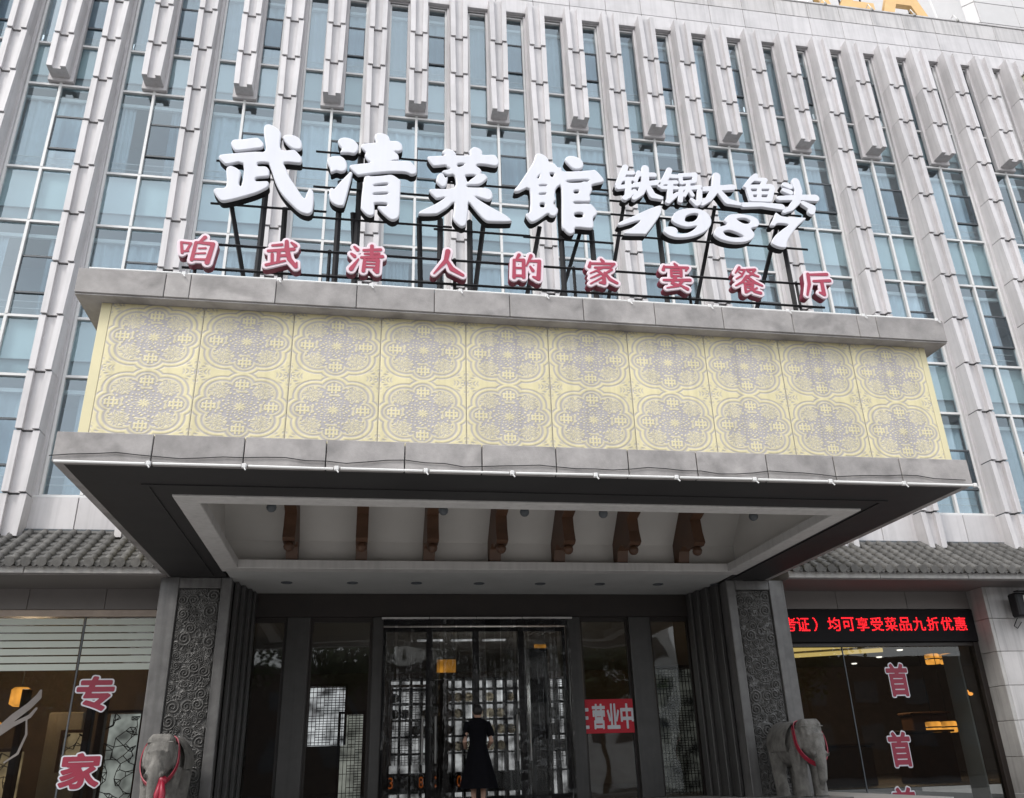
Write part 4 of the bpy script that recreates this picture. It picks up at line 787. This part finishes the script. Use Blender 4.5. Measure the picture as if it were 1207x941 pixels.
for j, x in enumerate((-6.2, -5.02, -4.95 + .15)): tag(MB().box(x, x + .12, 17.9, 18.1, Z0, 1.6, c=.01).build('wooden_post', wood), 'brown wooden post inside the left shop window, %s' % ('by the far left lattice', 'left of the white lattice', 'touching the white lattice')[j], 'post')
tag(part('interior_partition', (-12, -3.3, 20.5, 20.6, Z0, 3.0), int_wall, None), kind='structure')
tag(part('interior_partition', (8.0, 11.2, 22.0, 22.1, Z0, 2.2), int_wall, None), kind='structure')
tag(MB().box(-6.0, -5.35, 19.0, 19.4, Z0, 1.25, c=.02).build('beige_pillar', M('beige_plaster', (.32, .28, .22), .8)), 'broad beige pillar behind the left shop window, right of the swirl', 'pillar')
for j, (x, w_, y, zt) in enumerate(((9.6, 1.4, 18.2, .2), (12.2, 1.2, 18.8, .45), (13.4, 1.0, 20.2, .9))):
    tag(MB().box(x, x + w_, y, y + .5, Z0, zt, c=.03).box(x - .04, x + w_ + .04, y - .04, y + .54, zt + .002, zt + .05, c=.01).build('booth_divider', wood), 'brown wooden booth divider inside the right shop window, %s' % ('nearest the column', 'in the middle', 'tallest and rearmost')[j], 'divider')
# ------------------------------------------------------------------ shop windows
S = thing('shop_window', (-7.6, 16.05, -1.5), 'shop window with frosted horizontal stripes left of the entrance', 'window')
part('head_frame', (-12, -3.25, 15.99, 16.12, 2.61, 2.725), copper, S, .006)
for a, b in ((-12, -8.32), (-8.30, -4.77), (-4.74, -3.25)):
    part('pane', (a, b, 16.06, 16.072, -1.5, 2.61), shopglass, S)
    for k in range(7): part('frosted_band', (a + .01, b - .01, 16.050, 16.054, 1.725 + .126 * k, 1.725 + .126 * k + .102), frost, S)
for x in (-8.31, -4.755): part('glass_joint', (x - .012, x + .012, 16.052, 16.08, -1.5, 2.61), gasket, S)
S = thing('shop_window', (10.3, 16.05, -1.5), 'shop window under the red LED board right of the entrance', 'window')
part('jamb', (12.30, 12.415, 15.96, 16.14, -1.5, 2.07), wood_d, S, .006); part('head_frame', (7.86, 12.30, 15.99, 16.12, 2.0, 2.065), wood_d, S)
for a, b in ((7.86, 9.42), (9.44, 12.30)): part('pane', (a, b, 16.06, 16.072, -1.5, 2.0), shopglass, S)
part('glass_joint', (9.42, 9.44, 16.052, 16.08, -1.5, 2.0), gasket, S)
part('side_fin', (12.05, 12.09, 16.2, 16.7, -1.5, 1.9), alu, S)
Lb = thing('led_board', (10.2, 15.95, 2.07), 'black LED board with scrolling red characters above the right shop window', 'LED board')
part('casing', (7.90, 12.415, 15.93, 16.04, 2.075, 2.715), blackm, Lb, .012)
for ch, x in [('考', 8.33), ('证', 8.61), ('）', 8.87)] + [(c_, 9.13 + .312 * (k + .45)) for k, c_ in enumerate('均可享受菜品九折优惠')]:
    me, c = glyph_solid('led_character', ch, led_red, x, 2.425, .08 if ch == '）' else .262, .265, 15.922, .004, .012); inst('led_character', me, c, Lb)
def decal(ch, x, z, w, h, y, lab, mt=decalred):
    S = thing('glass_decal', (x, y, z - h / 2), lab, 'window decal', 'red characters on the shop glass')
    me, c = glyph_solid('outline', ch, signwhite, x, z, w * .93, h * .93, y, .002, .075); inst('outline', me, c, S)
    me, c = glyph_solid('face', ch, mt, x, z, w * .93, h * .93, y - .005, .002, .036); inst('face', me, c, S)
decal('专', -4.40, 1.34, .60, .56, 16.035, 'red decal 专 on the left shop window, the upper one')
decal('家', -4.44, .145, .62, .54, 16.035, 'red decal 家 on the left shop window, the lower one')
decal('首', 10.50, 1.36, .46, .62, 16.035, 'red decal 首 on the right shop window, topmost of three')
decal('首', 10.26, .10, .46, .62, 16.035, 'red decal 首 on the right shop window, middle of three')
decal('首', 10.14, -.86, .46, .60, 16.035, 'red decal 首 on the right shop window, cut by the lower picture edge')
xs, zs, Df = stroke_field([[-5.26, 1.40, .02, -5.28, 1.30, .05, -5.40, 1.16, .055, -5.60, .99, .06, -5.75, .84, .055, -6.2, .55, .05, -6.9, .35, .01], [-5.28, 1.12, .02, -5.36, 1.0, .03, -5.6, .87, .035, -5.8, .7, .02], [-5.40, .95, .012, -5.36, .72, .018, -5.44, .43, .02, -5.62, .30, .012]], .05, .01)
me, c = curve_solid('ribbon_decal', contours(xs, zs, Df, 0), M('dusty_pink_film', (.17, .15, .14), .5), 16.035, .002); tag(inst('ribbon_decal', me, c), 'dusty pink ribbon swirl stuck on the left shop glass', 'window decal')
# lamps inside
for j, (x, y, z) in enumerate(((14.35, 20, 2.18), (13.3, 19, .56), (12.6, 25, 2.1))):  # the lower pair is a mirror image, modelled as hanging lamps
    S = thing('pendant_lamp', (x, y, z), 'pair of amber drum pendants behind the right shop window, %s pair' % ('upper', 'lower', 'smaller and rearmost')[j], 'pendant lamp', 'amber drum pendants')
    for dx in (-.2, .2):
        q = MB().lathe([(.15, -.12), (.17, -.1), (.17, .1), (.15, .12)], (x + dx, y, z), 16).build('lamp_shade', lamp_w, S, True)
        MB().lathe([(.172, -.015), (.178, -.01), (.178, .01), (.172, .015)], (x + dx, y, z), 16).build('band', wood_d, q)
        MB().tube([(x + dx, y, z + .12), (x + dx, y, 3.0)], .008, 5).build('cord', black, S)
for j, (x, y, z) in enumerate(((14.2, 19.1, 1.32), (14.0, 19.1, -.62))): tag(MB().ball((x, y, z), (.09, .05, .07)).ball((x + .12, y, z - .04), (.06, .04, .04)).build('wall_lamp', emis('flame_lamp', (1, .40, .08), 2.2)), 'small flame-coloured wall lamp at the right of the right shop window, %s one' % ('upper', 'lower')[j], 'wall lamp')
SPW = ['frontmost but one', 'third from the front', 'fourth from the front', 'rearmost', 'frontmost']
for j, (x, y) in enumerate(((16.2, 23), (16.5, 24.8), (16.9, 26.6), (17.1, 28.5), (15.4, 21.2))): tag(MB().lathe([(.09, 0), (.09, -.02), (.07, -.03), (0, -.03)], (x, y, 2.995), 14).build('ceiling_spot', lamp_c), 'small white ceiling spot behind the right shop window, %s' % SPW[j], 'ceiling spot', 'white ceiling spots')
for j, (x0, y0, x1, y1) in enumerate(((12.3, 24.2, 16.0, 22.0), (12.6, 26.0, 15.6, 24.3), (11.8, 22.6, 13.4, 21.7), (13.6, 21.5, 15.0, 20.9))): tag(MB().tube([(x0, y0, 2.93), (x1, y1, 2.93)], .06, 4).build('cove_light', lamp_y), 'warm yellow cove light on the ceiling behind the right shop window, %s' % ('longest', 'rear', 'left front', 'right front')[j], 'ceiling light')
S = thing('pendant_lamp', (-6.6, 18.6, 1.25), 'orange glowing lantern behind the pink swirl in the left shop window', 'pendant lamp'); MB().lathe([(.10, -.16), (.17, -.12), (.17, .14), (.12, .18)], (-6.35, 18.3, 1.48), 14).build('lamp_shade', lamp_w, S, True); MB().tube([(-6.35, 18.3, 1.65), (-6.35, 18.3, 3.0)], .01, 5).build('cord', black, S)
tag(MB().ball((-6.9, 18.3, 1.1), (.16, .1, .06)).ball((-6.7, 18.3, 1.02), (.12, .08, .05)).build('candle_lamp', lamp_w), 'low orange candle glow at the far left behind the shop glass', 'lamp')
# point lights for those lamps, and an added fill before the dish shelf
for nm, x, y, z, e, c in (('shelf_glow', 2.9, 19.9, 1.4, 60, (.9, .95, 1)), ('restaurant_glow', 13, 20.5, 2.2, 260, (1, .72, .42)), ('left_shop_glow', -6.3, 18.0, 2.2, 90, (1, .72, .45))):
    l = bpy.data.lights.new(nm, 'POINT'); l.energy = e; l.color = c; l.shadow_soft_size = .3; o = bpy.data.objects.new(nm, l); link(o, None, (x, y, z))
# ------------------------------------------------------------------ floodlight at the right
S = thing('floodlight', (12.95, 15.2, 2.4), 'black floodlight on the granite wall at the right picture edge', 'floodlight')
part('housing', (12.78, 13.3, 15.05, 15.30, 2.44, 2.90), black, S, .03); part('lens', (12.93, 13.22, 15.03, 15.052, 2.56, 2.84), M('floodlight_glass', (.40, .40, .38), .2), S, .005)
part('visor', (12.76, 13.32, 14.93, 15.06, 2.902, 2.925), black, S); MB().tube([(13.05, 15.3, 2.66), (13.05, 15.5, 2.66)], .04, 8).build('arm', black, S)
MB().tube([(12.9, 15.3, 2.44), (12.88, 15.42, 2.30), (12.98, 15.46, 2.26), (13.1, 15.46, 2.38)], .008, 5).build('cable', black, S); part('label_plate', (12.98, 13.1, 15.04, 15.052, 2.465, 2.515), alu, S)
# ------------------------------------------------------------------ organic shapes: primitives fused into one skin
def organic(name, mb, mt, parent, voxel, sm=6, strength=.5):
    me, c = mb.mesh('tmp', mt); o = bpy.data.objects.new('tmp', me); COL.objects.link(o)
    r = o.modifiers.new('r', 'REMESH'); r.mode = 'VOXEL'; r.voxel_size = voxel; s_ = o.modifiers.new('s', 'SMOOTH'); s_.factor = strength; s_.iterations = sm
    dg = bpy.context.evaluated_depsgraph_get(); dg.update(); ev = o.evaluated_get(dg); m2 = bpy.data.meshes.new_from_object(ev); m2.name = name
    bpy.data.objects.remove(o); m2.materials.clear(); m2.materials.append(mt); m2.polygons.foreach_set('use_smooth', [True] * len(m2.polygons)); return inst(name, m2, c, parent)
def elephant(X, Y, lab):
    S = thing('stone_elephant', (X, Y + .6, Z0), lab, 'elephant statue', 'stone elephants flanking the entrance'); z = Z0
    b = MB(); b.ball((X, Y + .78, z + .80), (.31, .56, .33), 20).ball((X, Y + 1.08, z + .78), (.29, .30, .32), 16).ball((X, Y + .36, z + .80), (.27, .26, .31), 16)
    b.box(X - .21, X + .21, Y - .10, Y + .22, z + .80, z + 1.17, c=.07).ball((X, Y + .02, z + .84), (.235, .22, .27), 16)                               # flat-topped head
    b.tube([(X, Y - .10, z + .92), (X, Y - .17, z + .72), (X, Y - .20, z + .50), (X, Y - .18, z + .28), (X, Y - .10, z + .16), (X, Y - .04, z + .20)], [.15, .125, .10, .08, .065, .05], 14)
    for s in (-1, 1):
        b.tube([(X + s * .17, Y + .30, z + .72), (X + s * .17, Y + .30, z + .35), (X + s * .17, Y + .28, z + .05), (X + s * .17, Y + .27, z)], [.16, .125, .13, .15], 14)
        b.tube([(X + s * .17, Y + 1.10, z + .70), (X + s * .18, Y + 1.15, z + .35), (X + s * .17, Y + 1.10, z + .05), (X + s * .17, Y + 1.10, z)], [.19, .13, .13, .15], 14)
        b.ball((X + s * .25, Y + .17, z + .80), (.045, .16, .24), 14).ball((X + s * .23, Y + .20, z + .62), (.04, .10, .14), 12)                       # ears
        b.ball((X + s * .14, Y - .14, z + .93), (.035, .03, .03), 8)
        b.tube([(X + s * .11, Y - .12, z + .70), (X + s * .13, Y - .26, z + .62), (X + s * .12, Y - .34, z + .66)], [.035, .028, .012], 8)
    b.tube([(X, Y + 1.34, z + .9), (X, Y + 1.40, z + .6), (X, Y + 1.38, z + .35)], [.04, .03, .04], 8)
    organic('body', b, elstone, S, .018, 3)
    b = MB()
    V = []; n = 18
    for yy, k in ((Y + .42, 1.0), (Y + .46, 1.03), (Y + 1.16, 1.06), (Y + 1.20, 1.02)):
        for i in range(n + 1):
            t = -.25 + math.pi * 1.16 * i / n; V.append((X + .335 * k * math.cos(t), yy, z + .79 + .355 * k * math.sin(t)))
    b.add(V, [(j * (n + 1) + i, (j + 1) * (n + 1) + i, (j + 1) * (n + 1) + i + 1, j * (n + 1) + i + 1) for j in range(3) for i in range(n)]); b.build('saddle_cloth', elstone, S, True)
    b = MB(); b.box(X - .212, X + .212, Y - .10, Y + .19, z + 1.05, z + 1.066, c=.006); b.build('headband', elstone, S)
    L = [(X - .20, Y + .27, z + 1.10), (X - .265, Y + .12, z + .95), (X - .28, Y + .06, z + .76), (X - .20, Y - .06, z + .58), (X, Y - .16, z + .47), (X + .20, Y - .06, z + .58), (X + .28, Y + .06, z + .76), (X + .265, Y + .12, z + .95), (X + .20, Y + .27, z + 1.10), (X, Y + .30, z + 1.12)]
    L = [a.lerp(b_, t).lerp(b_.lerp(c_, t), t) for a, b_, c_ in [((Vector(L[i - 1]) + Vector(L[i])) / 2, Vector(L[i]), (Vector(L[i]) + Vector(L[(i + 1) % 10])) / 2) for i in range(10)] for t in (0, .33, .66)]
    NL = len(L); V = []
    for i, p in enumerate(L):
        p = Vector(p); nx_ = Vector(L[(i + 1) % NL]); pr = Vector(L[i - 1]); t = (nx_ - pr).normalized(); o_ = (p - Vector((X, Y + .1, z + .85))).normalized(); w_ = t.cross(o_).normalized() * .045
        V += [p + w_ + o_ * .03, p - w_ + o_ * .03, p - w_ + o_ * .015, p + w_ + o_ * .015]
    F = [(4 * i + k, 4 * i + (k + 1) % 4, 4 * ((i + 1) % NL) + (k + 1) % 4, 4 * ((i + 1) % NL) + k) for i in range(NL) for k in range(4)]
    rb = MB().add(V, F).build('red_ribbon', ribbon, S)
    if X < 0: b = MB().ball((X + .14, Y - .22, z + .56), (.075, .06, .06), 12).tube([(X + .14, Y - .24, z + .54), (X + .17, Y - .27, z + .40), (X + .16, Y - .27, z + .20), (X + .20, Y - .26, z + .05)], [.04, .055, .06, .05], 6).tube([(X + .12, Y - .24, z + .54), (X + .09, Y - .27, z + .38), (X + .10, Y - .27, z + .22)], [.04, .05, .04], 6).build('bow', ribbon, rb, True)
    S.scale = (.86, .88, 1.0); S.location.y += .15
    part('plinth', (X - .42, X + .42, Y - .4, Y + 1.5, z - .02, z + .02), darkstone, S, .005)
elephant(-2.76, 13.45, 'grey stone elephant with a red ribbon in front of the left carved column')
elephant(7.22, 13.45, 'grey stone elephant with a red ribbon in front of the right carved column')
# ------------------------------------------------------------------ the woman at the doors
PX, PY = 2.08, 15.85
S = thing('person', (PX, PY, Z0), 'person in a long black short-sleeved dress, back turned, at the glass doors', 'person'); z = Z0
b = MB()
b.ball((PX, PY, z + 1.50), (.075, .095, .115), 16).tube([(PX, PY, z + 1.42), (PX, PY - .01, z + 1.33)], [.052, .06], 12)
b.tube([(PX, PY, z + 1.36), (PX, PY, z + 1.28), (PX, PY, z + 1.10), (PX, PY, z + .96), (PX, PY, z + .82)], [.07, .135, .125, .115, .15], 14)
for s in (-1, 1):
    b.ball((PX + s * .165, PY, z + 1.29), (.06, .06, .06), 12)
    b.tube([(PX + s * .17, PY, z + 1.28), (PX + s * .235, PY - .03, z + 1.02), (PX + s * .20, PY + .16, z + .92)], [.05, .040, .028], 10)
    b.ball((PX + s * .19, PY + .21, z + .93), (.028, .045, .022), 10)
    for q in range(4): b.tube([(PX + s * .19 + (q - 1.5) * .014, PY + .24, z + .935), (PX + s * .19 + (q - 1.5) * .015, PY + .285, z + .93), (PX + s * .185 + (q - 1.5) * .014, PY + .31, z + .90 + .004 * q)], [.008, .008, .006], 6)
    b.tube([(PX + s * .165, PY + .20, z + .935), (PX + s * .145, PY + .25, z + .94)], [.010, .008], 6)
    b.tube([(PX + s * .08, PY, z + .84), (PX + s * .085, PY, z + .48), (PX + s * .085, PY - .01, z + .28), (PX + s * .08, PY, z + .07)], [.085, .055, .052, .035], 12)
    b.ball((PX + s * .08, PY + .05, z + .035), (.04, .11, .035), 12)
    b.ball((PX + s * .078, PY, z + 1.50), (.012, .02, .03), 8)
b.ball((PX, PY + .098, z + 1.49), (.014, .02, .02), 8)
organic('body', b, skin, S, .0085, 2)
b = MB(); n = 28; V = []; prof = ((1.405, .075, .078), (1.38, .11, .11), (1.345, .19, .13), (1.22, .172, .142), (1.10, .152, .138), (1.0, .14, .12), (.88, .175, .155), (.65, .235, .20), (.42, .29, .25), (.27, .325, .28))
for hz, rx, ry in prof:
    for k in range(n):
        t = 2 * math.pi * k / n; w = 1 + (.10 * math.cos(t * 7 + 1) * max(0, (1.0 - hz)) * 1.3); V.append((PX + rx * w * math.cos(t), PY + ry * w * math.sin(t), z + hz))
b.add(V, [(i * n + k, i * n + (k + 1) % n, (i + 1) * n + (k + 1) % n, (i + 1) * n + k) for i in range(len(prof) - 1) for k in range(n)])
for s in (-1, 1): b.tube([(PX + s * .15, PY, z + 1.33), (PX + s * .205, PY - .01, z + 1.20), (PX + s * .235, PY - .02, z + 1.10)], [.07, .068, .066], 12, False)
b.build('dress', dress_m, S, True)
b = MB().ball((PX, PY - .02, z + 1.53), (.088, .105, .105), 16).ball((PX, PY - .09, z + 1.52), (.05, .04, .05), 12); b.build('hair', hair_m, S, True)
MB().tube([(PX + .062 * math.cos(a), PY - .005 + .062 * math.sin(a), z + 1.395) for a in [k * math.pi / 8 for k in range(17)]], .008, 6).build('collar', trim_m, S, True)
# ------------------------------------------------------------------ across the street (seen in reflections; brick blocks added to darken the lower glass)
A = thing('building', (15, -34, -1.6), 'pale grey office block across the street, reflected in the entrance glass', 'building')
part('wall', (9, 24, -40, -32, -1.6, 13), M('white_render', (.75, .75, .73), .8), A)
A2 = thing('building', (-16, -36, -1.6), 'long dark brick building across the street, left of the pale block', 'building'); brick_m = M('dark_brick', (.07, .055, .048), .85)
part('wall', (-60, 8.8, -44, -34, -1.6, 7.5), brick_m, A2)
A3 = thing('building', (45, -36, -1.6), 'long dark brick building across the street, right of the pale block', 'building'); part('wall', (24.2, 80, -44, -34, -1.6, 7.5), brick_m, A3)
for r_ in range(2):
    for q in range(14): part('window', (-55 + 4.4 * q, -53 + 4.4 * q, -34.0, -33.95, .5 + 3.3 * r_, 2.3 + 3.3 * r_), gasket, A2)
    for q in range(11): part('window', (26 + 4.4 * q, 28 + 4.4 * q, -34.0, -33.95, .5 + 3.3 * r_, 2.3 + 3.3 * r_), gasket, A3)
for r_ in range(4):
    for q in range(6): w = part('window', (10 + 2.3 * q, 11.5 + 2.3 * q, -32.0, -31.95, 1.5 + 2.9 * r_, 3.2 + 2.9 * r_), gasket, A)
def tree(x, y, h, r, seed, lab):
    rn = np.random.RandomState(seed); S = thing('street_tree', (x, y, -1.6), lab, 'tree', 'street trees behind the viewer'); b = MB()
    top = h - r * 1.1 - 1.6; b.tube([(x, y, -1.6), (x + .05, y, top * .4), (x, y, top), (x, y, top + r * .8)], [.20, .15, .11, .04], 8)
    for k in range(7):
        a = k * 2.4; b.tube([(x, y, top - .6 + .2 * k), (x + math.cos(a) * r * .55, y + math.sin(a) * r * .55, top + .3 + .25 * k)], [.07, .02], 5)
    b.build('trunk', bark_m, S); n = 3200
    cl = rn.normal(size=(26, 3)); cl /= np.linalg.norm(cl, axis=1)[:, None]; cl *= rn.uniform(.35, .85, (26, 1)) * r
    p = cl[rn.randint(0, 26, n)] + rn.normal(size=(n, 3)) * r * .17; p[:, 2] *= .85; p += [x, y, top + r * .55]
    u = rn.normal(size=(n, 3)); u /= np.linalg.norm(u, axis=1)[:, None]; w = np.cross(u, rn.normal(size=(n, 3))); w /= np.linalg.norm(w, axis=1)[:, None]; s = rn.uniform(.10, .2, (n, 1))
    V = np.stack([p - u * s, p + w * s * .6, p + u * s, p - w * s * .6], 1).reshape(-1, 3)
    o = MB().add(V.tolist(), np.arange(4 * n).reshape(-1, 4).tolist()).build('crown', leaf_m, S)
WORDS = ['far left', 'left', 'directly behind the viewer', 'right', 'far right', 'rightmost']
for j, (x, y, h, r_) in enumerate(((-14, -13, 9, 3.2), (-7, -12, 10, 3.4), (-.5, -13, 9.5, 3.3), (6.0, -12, 10, 3.4), (13, -14, 8, 2.8), (24, -13, 9, 3.2))): tree(x, y, h, r_, j, 'leafy street tree across from the entrance, %s' % WORDS[j])
# ------------------------------------------------------------------ lift everything so that the road is at z = 0
for o in list(SC.objects):
    if o.parent is None and o.type in ('MESH', 'EMPTY') or (o.type == 'LIGHT' and o.data.type == 'POINT'): o.location.z += EYE
